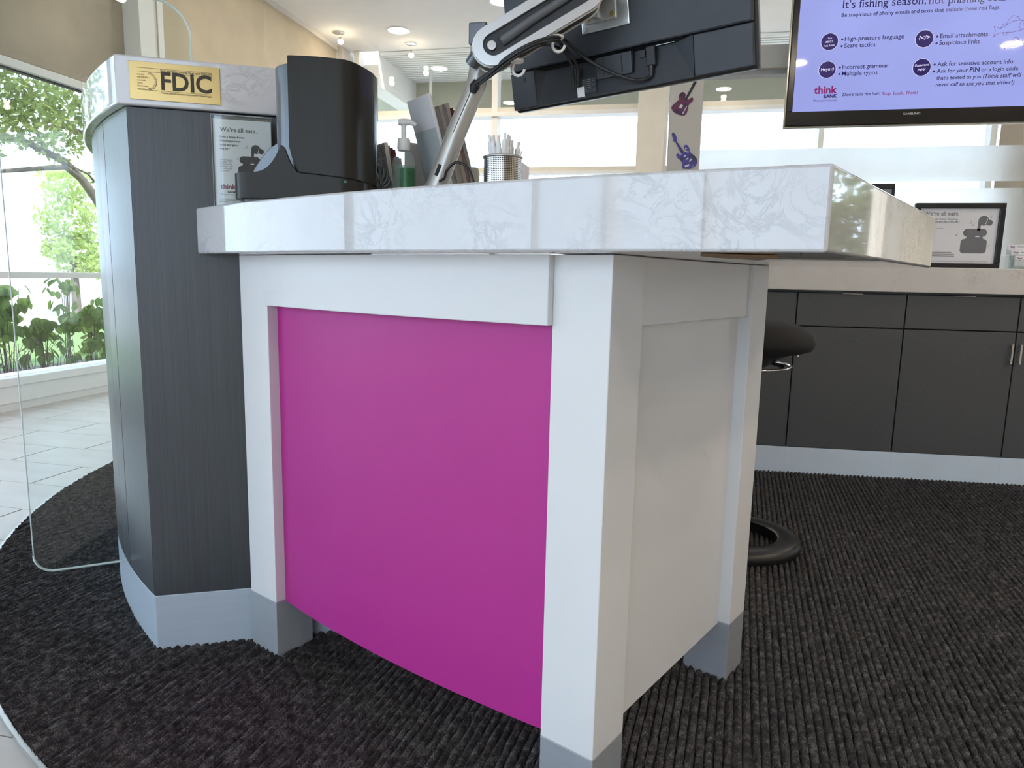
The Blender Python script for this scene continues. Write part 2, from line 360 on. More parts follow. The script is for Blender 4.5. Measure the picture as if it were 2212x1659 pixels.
# ------------------------------------------------------------------ room shell
XL, XR, YB, YF, ZC = -4.08, 5.5, -4.0, 8.6, 3.62
fl = struct(MB().box(XL-.2, XR+.2, YB-.2, YF+.2, -.12, -.006), 'floor', 'floor_base')
tile = None; row = 0
for r in range(-6, 21):
    y0 = 2.42+.277*r
    xj = -2.63-.405*r
    xj -= math.floor((xj+4.08)/.555)*.555
    edges = [-4.08]+[xj+.555*k for k in range(9) if -4.05 < xj+.555*k < -.62]+[]
    for a, b in zip(edges, edges[1:]+[edges[-1]+.555]):
        cx, cy = (a+b)/2, y0+.1385
        if math.hypot(max(abs(cx-.025)-.28, 0), max(abs(cy-3.35)-.14, 0)) > 0 and max(math.hypot(px-.025, py-3.35) for px in (a, b) for py in (y0, y0+.277)) < 2.6: continue
        if b-a > .54 and tile is not None:
            o = bpy.data.objects.new('tile', tile); COL.objects.link(o); o.parent = fl; o.location = (cx, cy, 0)
        else:
            g = .0018; mb = MB().box(-(b-a)/2+g, (b-a)/2-g, -.1385+g, .1385-g, -.006, 0)
            o = mb.build('tile', 'floor_tile', fl); o.location = (cx, cy, 0)
            if b-a > .54: tile = o.data
struct(MB().box(XL-.2, XR+.2, YB-.2, YF+.02, ZC, ZC+.14), 'ceiling', 'ceiling_paint')
# left window wall: low white sill, tall panes, shaded clerestory
lw = struct(MB().box(XL-.2, XL, YB, YF, 0, .05), 'wall_left', 'frame_white')
MB().box(XL-.2, XL+.012, YB, YF, .05, .16).build('sill_panel', 'frame_white', lw, bevel=.004)
MB().box(XL-.2, XL+.03, YB, YF, .16, .215).build('sill_ledge', 'frame_white', lw, bevel=.006)
MB().box(XL-.07, XL+.0, YB, YF, 2.148, 2.20).build('head_rail', 'frame_white', lw, bevel=.004)
MB().box(XL-.07, XL-.035, YB, YF, 2.138, 2.148).build('head_seal', 'dark_gap', lw)
MB().box(XL-.2, XL-.12, 5.1, YF, .2, 2.14).build('spandrel', 'wall_paint', lw)
MB().box(XL-.2, XL+.13, 4.858, 5.02, .0, ZC).build('column', 'frame_white', lw, bevel=.004)
MB().box(XL-.2, XL+.09, 5.02, 5.10, .0, ZC).build('column_reveal', 'frame_beige', lw)
MB().box(XL-.2, XL+.10, 5.10, 5.16, .0, ZC).build('column_trim', 'frame_white', lw)
wy = [(YB, -2.6), (-2.5, .15), (.25, 2.35), (2.45, 4.86)]
for i, (a, b) in enumerate(wy):
    w = thing('window_%d' % (i+1), None, None, WORLD, (XL, (a+b)/2, 0), kind='structure')
    MB().box(XL-.06, XL-.052, a, b, .215, 2.14).build('pane', 'window_glass', w)
    MB().box(XL-.08, XL-.02, a, b, .842, .882).build('glazing_bar', 'frame_white', w, bevel=.003)
    if i < 3: MB().box(XL-.16, XL+.02, b, b+.1, .2, ZC).build('mullion', 'frame_white', w, bevel=.004)
def shade(y0, y1, z0, label, fab='shade_fabric'):
    t = thing('roller_shade', label, 'roller shade', WORLD, (XL, (y0+y1)/2, z0))
    MB().box(XL-.015, XL-.010, y0, y1, z0+.04, ZC).build('fabric', fab, t)
    MB().box(XL-.022, XL-.004, y0, y1, z0, z0+.045).build('hem_bar', 'shade_fabric', t, bevel=.003)
    MB().box(XL-.10, XL+.02, y0, y1, ZC-.05, ZC).build('cassette', 'taupe_paint', t)
shade(-3.9, 2.35, 2.205, 'beige roller shade over the part of the window wall nearest the viewer')
shade(2.45, 4.858, 2.205, 'taupe roller shade with dappled light above the tall garden window')
shade(5.17, 6.80, .25, 'fully lowered beige roller shade beside the column', 'shade_backlit')
shade(6.808, 8.37, .25, 'fully lowered beige roller shade nearest the glass end wall', 'shade_backlit')
struct(MB().box(XL-.2, XL+.06, 8.38, YF+.1, 0, ZC), 'wall_corner', 'taupe_paint')
# wall behind the camera, glazed
bw = struct(MB().box(XL-.2, XR+.2, YB-.2, YB, 2.9, ZC), 'wall_back', 'wall_paint')
MB().box(1.05, XR+.2, YB-.2, YB, 0, 2.9).build('solid_bay', 'wall_paint', bw)
MB().box(XL-.2, 1.05, YB-.2, YB, 0, .25).build('sill_panel', 'frame_white', bw)
for k in range(4): MB().box(-4.08+1.65*k-.04, -4.08+1.65*k+.04, YB-.15, YB, .25, 2.9).build('mullion', 'frame_white', bw)
# right wall with one window, the one mirrored in the countertop end
rw = struct(MB().box(XR, XR+.2, YB, 5.25, 0, ZC), 'wall_right', 'wall_paint')
MB().box(XR, XR+.2, 8.3, YF, 0, ZC).build('solid_bay', 'wall_paint', rw)
MB().box(XR, XR+.2, 5.25, 8.3, 0, .15).build('sill_panel', 'frame_white', rw)
MB().box(XR, XR+.2, 5.25, 8.3, 2.7, ZC).build('lintel', 'wall_paint', rw)
MB().box(XR+.08, XR+.09, 5.25, 8.3, .15, 2.7).build('pane', 'window_glass', rw)
# glass end wall
ew = thing('window_5', None, None, WORLD, (0, YF, 0), kind='structure')
MB().box(XL, XR, YF+.06, YF+.07, .1, ZC).build('pane', 'window_glass', ew)
MB().box(XL, XR, YF-.02, YF+.12, 2.845, 2.905).build('transom_bar', 'frame_beige', ew)
MB().box(XL, XR, YF-.05, YF+.12, 2.80, 2.845).build('transom_lip', 'frame_white', ew)
MB().box(XL, XR, YF-.02, YF+.12, 2.165, 2.215).build('glazing_bar', 'frame_beige', ew)
MB().box(XL, XR, YF-.04, YF+.12, 2.135, 2.165).build('glazing_lip', 'frame_white', ew)
MB().box(XL, XR, YF-.04, YF+.12, 0, .12).build('sill', 'frame_beige', ew)
for a, b in ((-3.95,-3.885),(-2.19,-2.115),(1.50,1.555),(3.185,3.245)):
    MB().box(a, b, YF-.03, YF+.12, .1, ZC).build('mullion', 'frame_white', ew, bevel=.004)
struct(MB().box(-.455, -.155, YF-.16, YF+.1, 0, ZC), 'column_beige', 'frame_beige', bevel=.006)
MB().box(-.20, -.12, YF-.10, YF+.1, 0, ZC).build('corner_trim', 'frame_white', bpy.data.objects['column_beige'])
shade_r = thing('roller_shade', 'grey beige roller shade lowered behind the television at the frame edge', 'roller shade', WORLD, (4.3, YF, .2))
MB().box(3.26, 5.4, YF-.06, YF-.055, .25, 2.8).build('fabric', 'shade_fabric', shade_r)
MB().box(3.26, 5.4, YF-.066, YF-.05, .21, .26).build('hem_bar', 'shade_fabric', shade_r)
# outside: canopy, paving, lawn
cn = thing('canopy', 'white ribbed metal canopy outside the glass end wall', 'canopy', WORLD, (0, 9.4, 3.2))
MB().box(-4.4, 7, YF+.14, 10.2, 3.66, 3.75).build('deck', 'soffit_white', cn)
rib = MB().box(-4.3, 7, -.024, .024, 3.625, 3.66)
rm = None
for k in range(16):
    y = 8.80+.085*k
    if rm is None: o = rib.build('rib', 'soffit_white', cn, bevel=.008); rm = o.data; o.location = (0, y, 0)
    else:
        o = bpy.data.objects.new('rib', rm); COL.objects.link(o); o.parent = cn; o.location = (0, y, 0)
        b = o.modifiers.new('bevel', 'BEVEL'); b.width = .008; b.segments = 2
MB().box(-3.95, -3.70, YF+.14, 10.2, 3.25, 3.66).build('side_beam', 'soffit_white', cn)
MB().box(-4.4, 7, 10.1, 10.2, 3.22, 3.66).build('fascia', 'sage_panel', cn)
single(MB().box(-60, 60, -50, 70, -.3, -.16), 'pavement_ground', 'concrete', 'pale sunlit concrete ground outside the building', 'ground')
single(MB().box(-9.4, -6.2, 1, 14, -.16, -.10), 'lawn', 'grass', 'bright green lawn beyond the garden window', 'lawn')
single(MB().box(-6.19, -4.32, 1, 9, -.16, -.07), 'planting_bed', 'mulch', 'dark mulch planting bed under the window', 'planting bed')

# ------------------------------------------------------------------ carpet disc with metal edging
CX, CY, CR = .025, 3.35, 2.62
ca = math.radians(-5.5); pitch = .0178; nw = int(2*CR/pitch)*6; nu = 170
w = -CR*.9995+np.arange(nw+1)*(2*CR*.999/nw); u = np.linspace(-1, 1, nu+1)
half = np.sqrt(np.maximum(CR*CR-w*w, 1e-4))
prof = np.array([.0, .0105, .0128, .0135, .0128, .0105])[np.arange(nw+1) % 6]
Wg = np.repeat(w[:, None], nu+1, 1); Ug = half[:, None]*u[None, :]
Wg = Wg+RNG.normal(0, .0009, Wg.shape); Zg = .002+prof[:, None]*(1+RNG.normal(0, .13, Wg.shape))
Xg = CX+Wg*math.cos(ca)-Ug*math.sin(ca); Yg = CY+Wg*math.sin(ca)+Ug*math.cos(ca)
verts = np.stack([Xg, Yg, Zg], -1).reshape(-1, 3)
i = np.arange(nw)[:, None]; j = np.arange(nu)[None, :]; q = (i*(nu+1)+j)
faces = np.stack([q, q+nu+1, q+nu+2, q+1], -1).reshape(-1, 4)
me = bpy.data.meshes.new('carpet'); me.vertices.add(len(verts)); me.vertices.foreach_set('co', verts.ravel())
me.loops.add(faces.size); me.loops.foreach_set('vertex_index', faces.ravel()); me.polygons.add(len(faces))
me.polygons.foreach_set('loop_start', np.arange(len(faces))*4); me.polygons.foreach_set('loop_total', np.full(len(faces), 4)); me.update(calc_edges=True)
me.polygons.foreach_set('use_smooth', np.ones(len(faces), dtype=bool)); me.materials.append(MATS['carpet'])
cp = bpy.data.objects.new('carpet', me); COL.objects.link(cp); tag(cp, 'round charcoal carpet with fine ribs under the counters', 'carpet')
edge = MB(); pa = arcpts(CX, CY, CR, 0, 360, 160)[:-1]; pb = arcpts(CX, CY, CR+.009, 0, 360, 160)[:-1]; n_ = 160
edge.add([(x,y,.011) for x,y in pa]+[(x,y,.011) for x,y in pb]+[(x,y,0) for x,y in pb]+[(x,y,.0) for x,y in pa],
         [(k,n_+k,n_+(k+1)%n_,(k+1)%n_) for k in range(n_)]+[(n_+k,2*n_+k,2*n_+(k+1)%n_,n_+(k+1)%n_) for k in range(n_)]+[(3*n_+k,k,(k+1)%n_,3*n_+(k+1)%n_) for k in range(n_)])
edge.f = [f[::-1] for f in edge.f]
edge.build('metal_edging', 'zinc', cp)

# ------------------------------------------------------------------ white teller pod with magenta panel
PC = (-.99, 4.16)
def pod_arc(R, x0, x1, n=20): return [(x0+(x1-x0)*i/n, PC[1]-math.sqrt(R*R-(x0+(x1-x0)*i/n-PC[0])**2)) for i in range(n+1)]
pod = thing('teller_pod', 'white framed teller pod with a large curved magenta front panel', 'desk', POD, (-.95, 1.25, 0))
ZU, ZT, ZK = .9545, 1.0554, .148
posts = [[(-1.4935,.908),(-1.389,.908),(-1.389,1.008),(-1.437,1.008),(-1.4935,.931)],
         [(-.6251,.9084),(-.5215,.9084),(-.5215,1.0082),(-.6251,1.0082)],
         [(-.6251,1.5007),(-.5215,1.5007),(-.5215,1.5945),(-.6251,1.5945)]]
for pl in posts:
    lg = MB().prism(pl, ZK, ZU).build('leg', 'white_paint', pod, bevel=.0015)
    MB().prism(pl, .002, ZK).build('kick_plate', 'kick_metal', lg, bevel=.001, label='grey metal foot of the leg')
MB().prism(pod_arc(3.285, -1.389, -.6251)+pod_arc(3.266, -.6251, -1.389), .8457, ZU).build('front_rail', 'white_paint', pod, bevel=.0015)
MB().prism(pod_arc(3.251, -1.389, -.6251)+pod_arc(3.233, -.6251, -1.389), .1442, .90).build('front_panel', 'magenta_paint', pod, label='curved magenta panel')
MB().box(-.549, -.5293, 1.0082, 1.5007, .8457, ZU).build('side_rail', 'white_paint', pod, bevel=.0015)
MB().box(-.5665, -.5485, 1.0082, 1.5007, .1442, .90).build('side_panel', 'white_paint', pod)
MB().add([(-.375,.876,.9540),(-.30,.95,.9505),(-.36,1.05,.9505),(-.40,.98,.9520),(-.375,.876,.9543),(-.30,.95,.9543),(-.36,1.05,.9543),(-.42,.98,.9543)],[(3,2,1,0),(4,5,6,7),(0,1,5,4),(1,2,6,5),(2,3,7,6),(3,0,4,7)]).build('plywood_cleat', 'plywood', pod)
sp = pod_arc(3.366, -1.549, -.2243, 28)+[(-.2243,1.686),(-1.44,1.686),(-1.302,1.163)]
single(MB().prism(sp, ZU+.0005, ZT), 'pod_countertop', 'quartz', 'thick white veined quartz countertop on the magenta pod', 'countertop', POD, (-.95, 1.25, ZU), bevel=.004, seg=3)

# ------------------------------------------------------------------ curved grey cabinet with quartz ledge
KC = (1.915, 1.096); KR, KI = 2.206, 1.771
cab = thing('teller_cabinet', 'tall curved charcoal cabinet with a pale kick, beside the magenta pod', 'cabinet', CAB, (.2, .35, 0))
def cab_poly(dr, y0, a1=172., xin=.50):
    a0 = 180+math.degrees(math.asin((KC[1]-y0)/(KR+dr)))
    ai = 180+math.degrees(math.asin((KC[1]-y0)/KI))
    return arcpts(*KC, KR+dr, a0, a1, 28)+arcpts(*KC, KI, a1, ai, 22)
MB().prism(cab_poly(-.016, .016), ZK, 1.2645).build('carcass', 'grey_laminate', cab)
MB().prism(cab_poly(0, 0), .002, ZK-.0005).build('kick_plate', 'kick_pale', cab, bevel=.0015, label='pale grey kick of the cabinet')
MB().box(.0005, .515, 0, .0155, ZK+.0005, 1.264).build('end_panel', 'grey_laminate', cab, bevel=.001)
for a0, a1 in ((209.72, 204.1), (203.98, 190.0), (189.88, 172.2)):
    MB().prism(ring_seg(*KC, KR-.0155, KR, a0, a1, 14), ZK+.0005, 1.264).build('curved_panel', 'curved_laminate', cab, smooth=30)
single(MB().prism(cab_poly(.020, -.012, 190.05, .524), 1.2655, 1.367), 'cabinet_ledge', 'quartz', 'white quartz ledge carrying the gold plaque', 'countertop', CAB, (.2, .35, 1.2655), bevel=.004, seg=3)
single(MB().prism(ring_seg(*KC, KI, KR+.020, 189.95, 172, 14), 1.2655, 1.367), 'cabinet_ledge', 'quartz', 'rear length of white quartz ledge behind the glass fin', 'countertop', CAB, (-.2, .9, 1.2655), bevel=.004, seg=3)
# gold plaque
pq = thing('plaque', 'gold deposit insurance plaque with bold black letters on the quartz ledge', 'plaque', CAB, (.102, -.0145, 1.2777))
MB().box(.0118, .1925, -.0148, -.0122, 1.2777, 1.3550).build('plate', 'gold_plate', pq, bevel=.0005)
Y = -.0150
text(pq, 'lettering', 'FDIC', .0742, 1.3010, .1752, Y, 'gold_ink', bold=.024, hs=1.06)
text(pq, 'lettering', 'Each depositor insured to at least $250,000', .0740, 1.3372, .1762, Y, 'gold_ink', bold=.01, hs=1.1)
text(pq, 'lettering', 'Federal Deposit Insurance Corporation \u2022 www.fdic.gov', .0743, 1.2922, .1744, Y, 'gold_ink', bold=.01, hs=1.2)
for k, s_ in enumerate(('Backed by', 'the full faith', 'and credit', 'of the', 'United States', 'government')):
    text(pq, 'lettering', s_, .0278, 1.3272-.0058*k, .0278+.0016*len(s_), Y, 'gold_ink', hs=1.1)
for z0, x0, x1 in ((1.3425,.0272,.1764),(1.3345,.0278,.1764),(1.2975,.0275,.1748)):
    stroke(pq, 'rule', [(x0,z0),(x1,z0)], .0006, Y-.0003, 'gold_ink')
stroke(pq, 'seal', [(.0470+.0185*math.cos(math.radians(a)), 1.3158+.0185*math.sin(math.radians(a))) for a in range(-86, 87, 8)], .0010, Y-.0003, 'gold_ink')
for a in range(-80, 81, 12):
    flat(pq, 'seal_dot', circle2(.0470+.0158*math.cos(math.radians(a)), 1.3158+.0158*math.sin(math.radians(a)), .0011, 6), Y-.0003, 'gold_ink')
# clear glass fin slotted round ledge and cabinet
fin = thing('glass_fin', 'clear rounded glass privacy fin standing out from the curved cabinet', 'glass panel', FIN, (-.1, 0, .151))
o_ = arcpts(-.206+.045, .151+.045, .045, 180, 270, 8)+[(-.006,.151),(-.006,1.262),(-.032,1.262),(-.032,1.369),(.211,1.369)]+arcpts(.211-.075, 1.572-.075, .075, 0, 90, 10)+arcpts(-.206+.075, 1.572-.075, .075, 90, 180, 10)
MB().slabxz(o_, -.004, .004).build('pane', 'fin_glass', fin)
em = MB(); L = [(x, z) for x, z in o_]
em.tube([(x, 0, z) for x, z in L[:10]], .0030, 6); em.tube([(x, 0, z) for x, z in L[13:]], .0030, 6)
em.tube([(-.206, 0, 1.497), (-.206, 0, .196)], .0016, 6)
em.build('polished_edge', 'acrylic_edge', fin, smooth=60)

# ------------------------------------------------------------------ printed sign in acrylic holder on the pod
def earbuds(parent, x, z, k, y, ink='navy_print'):
    body = rrect(x-.5*k, x+.5*k, z, z+.60*k, .13*k, 5)
    flat(parent, 'printed_case', body, y, ink)
    lid = arcpts(x-.27*k, z+.86*k, .17*k, 90, 270, 8)+arcpts(x+.30*k, z+.86*k, .17*k, -90, 90, 8)
    flat(parent, 'printed_lid', lid, y, ink)
    flat(parent, 'printed_hinge', [(x-.34*k,z+.58*k),(x+.36*k,z+.58*k),(x+.30*k,z+.74*k),(x-.26*k,z+.74*k)], y+.0001, ink)
    flat(parent, 'printed_stem', [(x+.08*k,z+.95*k),(x+.19*k,z+.95*k),(x+.21*k,z+1.30*k),(x+.09*k,z+1.32*k)], y, ink)
    flat(parent, 'printed_bud', circle2(x+.29*k, z+1.36*k, .20*k), y-.0001, ink)
    flat(parent, 'printed_tip', circle2(x+.52*k, z+1.28*k, .12*k), y, ink)
    stroke(parent, 'printed_ring', [(x+.43*k,z+1.45*k),(x+.42*k,z+1.34*k),(x+.37*k,z+1.22*k)], .02*k, y-.0003, 'paper_white')
    stroke(parent, 'printed_glint', [(x+.05*k,z+.70*k),(x+.18*k,z+.70*k)], .04*k, y-.0003, 'paper_white')
def note(parent, x, z, k, y):
    flat(parent, 'printed_note', circle2(x, z, .28*k, 10, 1.3), y, 'ink_grey')
    stroke(parent, 'printed_note', [(x+.3*k,z),(x+.3*k,z+1.2*k),(x+.7*k,z+.8*k)], .14*k, y, 'ink_grey')
sh = thing('sign_holder', 'clear acrylic sign holder with an earbud advert against the cabinet', 'sign', CAB, (.236, -.035, ZT))
MB().box(.1745, .2985, -.0375, -.0355, ZT+.001, 1.2530).build('front_sheet', 'acrylic', sh)
MB().box(.1745, .2985, -.0310, -.0290, ZT+.001, 1.2530).build('back_sheet', 'acrylic', sh)
MB().box(.1745, .2985, -.060, -.029, ZT+.0003, ZT+.002).build('foot', 'acrylic', sh)
MB().box(.1742, .2988, -.0378, -.0288, 1.2528, 1.2545).build('top_edge', 'edge_grey', sh)
MB().box(.1735, .1745, -.0378, -.0288, ZT+.001, 1.2545).build('side_edge', 'edge_grey', sh)
pg = MB().box(.1775, .2965, -.0348, -.0338, ZT+.002, 1.2455).build('paper_insert', 'paper', sh)
Y = -.0350
text(pg, 'lettering', "We\u2019re all ears.", .1898, 1.2195, .2667, Y, 'ink', serif=True, bold=.006)
for k, (s_, x1) in enumerate((('Open a Simply Better', .2404), ('Checking account', .2325), ('today and get a', .2265), ('free gift.*', .2100))):
    text(pg, 'lettering', s_, .1895, 1.2065-.0083*k, x1, Y, 'ink', bold=.012)
for k, s_ in enumerate(('Already have an', 'account? Tell a', 'friend and you', 'both get a gift', 'when they open', 'an account.')):
    text(pg, 'lettering', s_, .1892, 1.1585-.0046*k, .1892+.0017*len(s_), Y, 'ink_grey', bold=.01)
text(pg, 'lettering', 'think', .1877, 1.0975, .2205, Y, 'ink_maroon', bold=.03); text(pg, 'lettering', 'BANK', .2022, 1.0895, .2205, Y, 'ink', bold=.035)
text(pg, 'lettering', 'Meet your money.', .1885, 1.0845, .2205, Y, 'ink_grey')
for k in range(3): stroke(pg, 'fine_print', [(.1850,1.0755-.0027*k),(.2700,1.0755-.0027*k)], .0009, Y, 'ink_grey')
earbuds(pg, .2500, 1.1200, .0480, Y)
for x, z in ((.2440,1.1880),(.2250,1.1630),(.2800,1.1710),(.2860,1.1680)): note(pg, x, z, .0042, Y)

# ------------------------------------------------------------------ rear credenza: five units, worktop
def unit(k, s0, hand, label):
    s1 = s0+.478
    t = thing('credenza_unit', label, 'cabinet', CRED, ((s0+s1)/2, .3, 0), 'charcoal credenza units along the back')
    MB().box(s0+.0005, s1-.0005, .020, .60, .138, .885).build('carcass', 'dark_gap', t)
    MB().box(s0, s1, .0, .58, .008, .137).build('kick_plate', 'kick_white', t, bevel=.001)
    MB().box(s0, s1, .003, .02, .877, .8845).build('top_rail', 'grey_laminate', t)
    d1 = MB().box(s0+.003, s1-.003, .0, .0195, .7215, .8735).build('drawer', 'credenza_laminate', t, bevel=.001)
    MB().box(s0+.195, s0+.285, -.008, .003, .8722, .8745).build('edge_pull', 'chrome', d1)
    d2 = MB().box(s0+.003, s1-.003, .0, .0195, .140, .7155).build('door', 'credenza_laminate', t, bevel=.001)
    hx = s1-.018 if hand > 0 else s0+.018
    hd = MB().box(hx-.004, hx+.004, -.020, -.012, .575, .665); hd.box(hx-.004, hx+.004, -.014, 0, .58, .588); hd.box(hx-.004, hx+.004, -.014, 0, .652, .66)
    hd.build('handle', 'chrome', d2)
unit(0, -.348, 1, 'charcoal credenza unit mostly hidden behind the pod leg')
unit(1, .130, -1, 'charcoal credenza unit directly behind the black stool seat')
unit(2, .608, 1, 'charcoal credenza unit right of the one behind the stool')
unit(3, 1.086, -1, 'charcoal credenza unit with an upright chrome pull at the photo edge')
unit(4, 1.564, 1, 'charcoal credenza unit outside the frame edge')
single(MB().box(-.37, 2.06, -.025, .61, .8855, .9995), 'credenza_worktop', 'quartz_warm', 'long warm white quartz worktop on the charcoal credenza', 'countertop', CRED, (.8, .3, .8855), bevel=.004, seg=3)
# framed sign on the worktop
fs = thing('framed_sign', 'black framed earbud advert standing on the back worktop', 'sign', WORLD, (1.3, 3.75, 1.0))
fr_ = MB(); X0, X1, Z0, Z1, b_ = 1.110, 1.490, 1.0005, 1.3005, .0245
fr_.box(X0,X1,3.738,3.765,Z0,Z0+b_).box(X0,X1,3.738,3.765,Z1-b_,Z1).box(X0,X0+b_,3.738,3.765,Z0+b_,Z1-b_).box(X1-b_,X1,3.738,3.765,Z0+b_,Z1-b_)
fr_.build('frame', 'black_plastic', fs, bevel=.003)
pg = MB().box(X0+b_-.002, X1-b_+.002, 3.748, 3.752, Z0+b_-.002, Z1-b_+.002).build('paper_insert', 'paper', fs)
MB().box(1.28, 1.32, 3.765, 3.86, 1.0005, 1.15).build('easel_back', 'black_plastic', fs)
Y = 3.7476
text(pg, 'lettering', "We\u2019re all ears.", 1.1467, 1.2450, 1.2992, Y, 'ink_grey', serif=True, bold=.006)
text(pg, 'lettering', 'Open a Simply Better Checking', 1.1467, 1.2243, 1.2949, Y, 'ink_grey', bold=.01)
text(pg, 'lettering', 'account today and get a free gift.*', 1.1467, 1.2117, 1.3053, Y, 'ink_grey', bold=.01)
text(pg, 'lettering', 'Already have an account?', 1.1467, 1.182, 1.237, Y, 'ink_grey')
for k, x in enumerate((1.2830, 1.2950, 1.2968)): stroke(pg, 'fine_print', [(1.1467,1.0745-.0085*k),(x,1.0745-.0085*k)], .0028, Y, 'ink_grey')
stroke(pg, 'fine_print', [(1.1467,1.033),(1.4416,1.033)], .0012, Y, 'ink_grey')
earbuds(pg, 1.3730, 1.0712, .1100, Y, 'ink_grey')
for x, z in ((1.351,1.209),(1.362,1.200),(1.434,1.2355),(1.297,1.154),(1.436,1.106)): note(pg, x, z, .0075, Y)
# business card holder
ch = thing('card_holder', 'clear acrylic holder of business cards beside the framed sign', 'card holder', WORLD, (1.58, 3.72, 1.0))
MB().box(1.512, 1.66, 3.66, 3.80, 1.0005, 1.004).build('base', 'acrylic', ch)
for k in range(3):
    MB().box(1.512, 1.66, 3.672+.035*k, 3.675+.035*k, 1.004, 1.045+.022*k).build('tier', 'acrylic', ch)
MB().box(1.512, 1.515, 3.66, 3.80, 1.004, 1.06).build('side', 'acrylic', ch)
for k in range(3):
    z = 1.022+.027*k; y = 3.678+.035*k
    c = single(MB().box(1.519+.003*(2-k), 1.606+.003*(2-k), y, y+.010, z-.008, z+.038), 'business_card', 'paper_white', ('lowest', 'middle', 'rear, highest')[k]+' stack of business cards in the acrylic holder', 'card', WORLD, (1.56, y, z-.008), 'business cards on the back worktop')
    ORG[c.name] = (1.56, y, z-.008)
    text(c, 'lettering', 'Think', 1.524+.003*(2-k), z+.024, 1.548+.003*(2-k), y, 'ink_maroon', bold=.03)
    stroke(c, 'fine_print', [(1.556+.003*(2-k),z+.028),(1.590,z+.028)], .002, y-.0004, 'ink_grey')
    stroke(c, 'fine_print', [(1.534+.003*(2-k),z+.017),(1.549,z+.017)], .0022, y-.0004, 'ink_maroon')
# dark framed panel further left on the worktop
dk = thing('display_frame', 'dark framed grey display standing behind the pod countertop corner', 'frame', WORLD, (.88, 3.9, 1.0))
q_ = MB(); q_.box(.70,1.055,3.895,3.92,1.0005,1.03).box(.70,1.055,3.895,3.92,1.385,1.41).box(.70,.725,3.895,3.92,1.03,1.385).box(1.043,1.055,3.895,3.92,1.03,1.385)
q_.build('frame', 'black_plastic', dk, bevel=.002); MB().box(.724,1.044,3.905,3.915,1.029,1.386).build('panel', 'edge_grey', dk)
# frosted privacy screen behind the credenza
fp = thing('privacy_screen', 'long white frosted glass screen standing before the end window', 'screen', WORLD, (2.6, 8.3, 0))
MB().box(.1, 5.4, 8.29, 8.33, .004, .50).build('base_panel', 'white_paint', fp)
MB().box(.1, 5.4, 8.305, 8.313, .50, 2.331).build('pane', 'window_glass', fp)
MB().add([(.1,8.3035,1.981),(5.4,8.3035,1.981),(5.4,8.3035,2.331),(.1,8.3035,2.331)],[(0,1,2,3)]).build('frosted_band', 'frosted', fp)
MB().add([(.1,8.3035,.50),(5.4,8.3035,.50),(5.4,8.3035,1.912),(.1,8.3035,1.912)],[(0,1,2,3)]).build('frosted_band', 'frosted', fp)

# ------------------------------------------------------------------ post with guitar stickers, beam and television
gp = struct(MB().box(-.055, .127, 4.30, 4.44, .004, ZC-.002), 'column_post', 'taupe_paint', bevel=.002)
bm = MB().box(.129, 2.05, 4.30, 4.44, 2.08, 2.20).build('support_beam', 'taupe_paint', gp, bevel=.002)
MB().box(.129, 2.05, 4.34, 4.42, 2.058, 2.08).build('beam_trim', 'grey_plastic', bm)
MB().box(1.9, 2.05, 4.32, 4.44, .004, 2.08).build('beam_leg', 'taupe_paint', gp)
G1 = [(-.0459,1.8838),(-.0419,1.8958),(-.0273,1.9104),(-.0110,1.9220),(-.0039,1.9338),(-.0063,1.9488),(-.0010,1.9637),(.0125,1.9686),(.0250,1.9643),(.0311,1.9536),(.0280,1.9388),(.0361,1.9295),(.0485,1.9262),(.0572,1.9349),(.0677,1.9381),(.0742,1.9299),(.0704,1.9165),(.0558,1.9049),(.0489,1.8931),(.0484,1.8751),(.0405,1.8512),(.0289,1.8410),(.0103,1.8430),(-.0148,1.8512),(-.0356,1.8654)]
N1 = [(.0243,1.9224),(.0691,2.0180),(.0704,2.0233),(.0887,2.0209),(.0832,2.0115),(.0365,1.9220)]
G2 = [(-.0056,1.6254),(-.0013,1.6330),(.0095,1.6344),(.0129,1.6282),(.0239,1.6250),(.0352,1.6447),(.0493,1.6415),(.0618,1.6382),(.0707,1.6442),(.0551,1.6475),(.0393,1.6554),(.0347,1.6708),(.0409,1.6813),(.0532,1.6811),(.0664,1.6656),(.0757,1.6380),(.0966,1.6224),(.1115,1.6038),(.1157,1.5854),(.1091,1.5671),(.0946,1.5503),(.0701,1.5475),(.0374,1.5494),(.0304,1.5649),(.0309,1.5834),(.0208,1.5974),(.0047,1.6084)]
N2 = [(.0287,1.6234),(-.0142,1.6976),(-.0236,1.7009),(-.0351,1.7408),(-.0296,1.7529),(-.0132,1.7373),(-.0042,1.7142),(-.0067,1.7036),(.0383,1.6447)]
def guitar(body, neck, bmat, label, hw, scratch):
    zc = min(z for x, z in body)
    t = thing('guitar_sticker', label, 'sticker', WORLD, (.03, 4.2995, zc), 'guitar stickers on the post')
    MB().slabxz(body, 4.2978, 4.2995).build('body', bmat, t); MB().slabxz(neck, 4.2970, 4.2985).build('neck', 'ink' if bmat == 'guitar_red' else 'guitar_blue', t)
    for poly in hw: flat(t, 'hardware', poly, 4.2966, 'paper')
    for a, b in scratch: stroke(t, 'fret', [a, b], .0012, 4.2966, 'ink_grey' if bmat == 'guitar_red' else 'paper')
frets1 = [((.0262+.0050*k, 1.9230+.0106*k), (.0350+.0050*k, 1.9215+.0106*k)) for k in range(9)]
guitar(G1, N1, 'guitar_red', 'red and purple guitar sticker on the beige post, neck tilted to the right', [[(-.003,1.884),(.012,1.880),(.020,1.896),(.006,1.902)],[(.017,1.852),(.022,1.849),(.041,1.890),(.038,1.892)]], frets1)
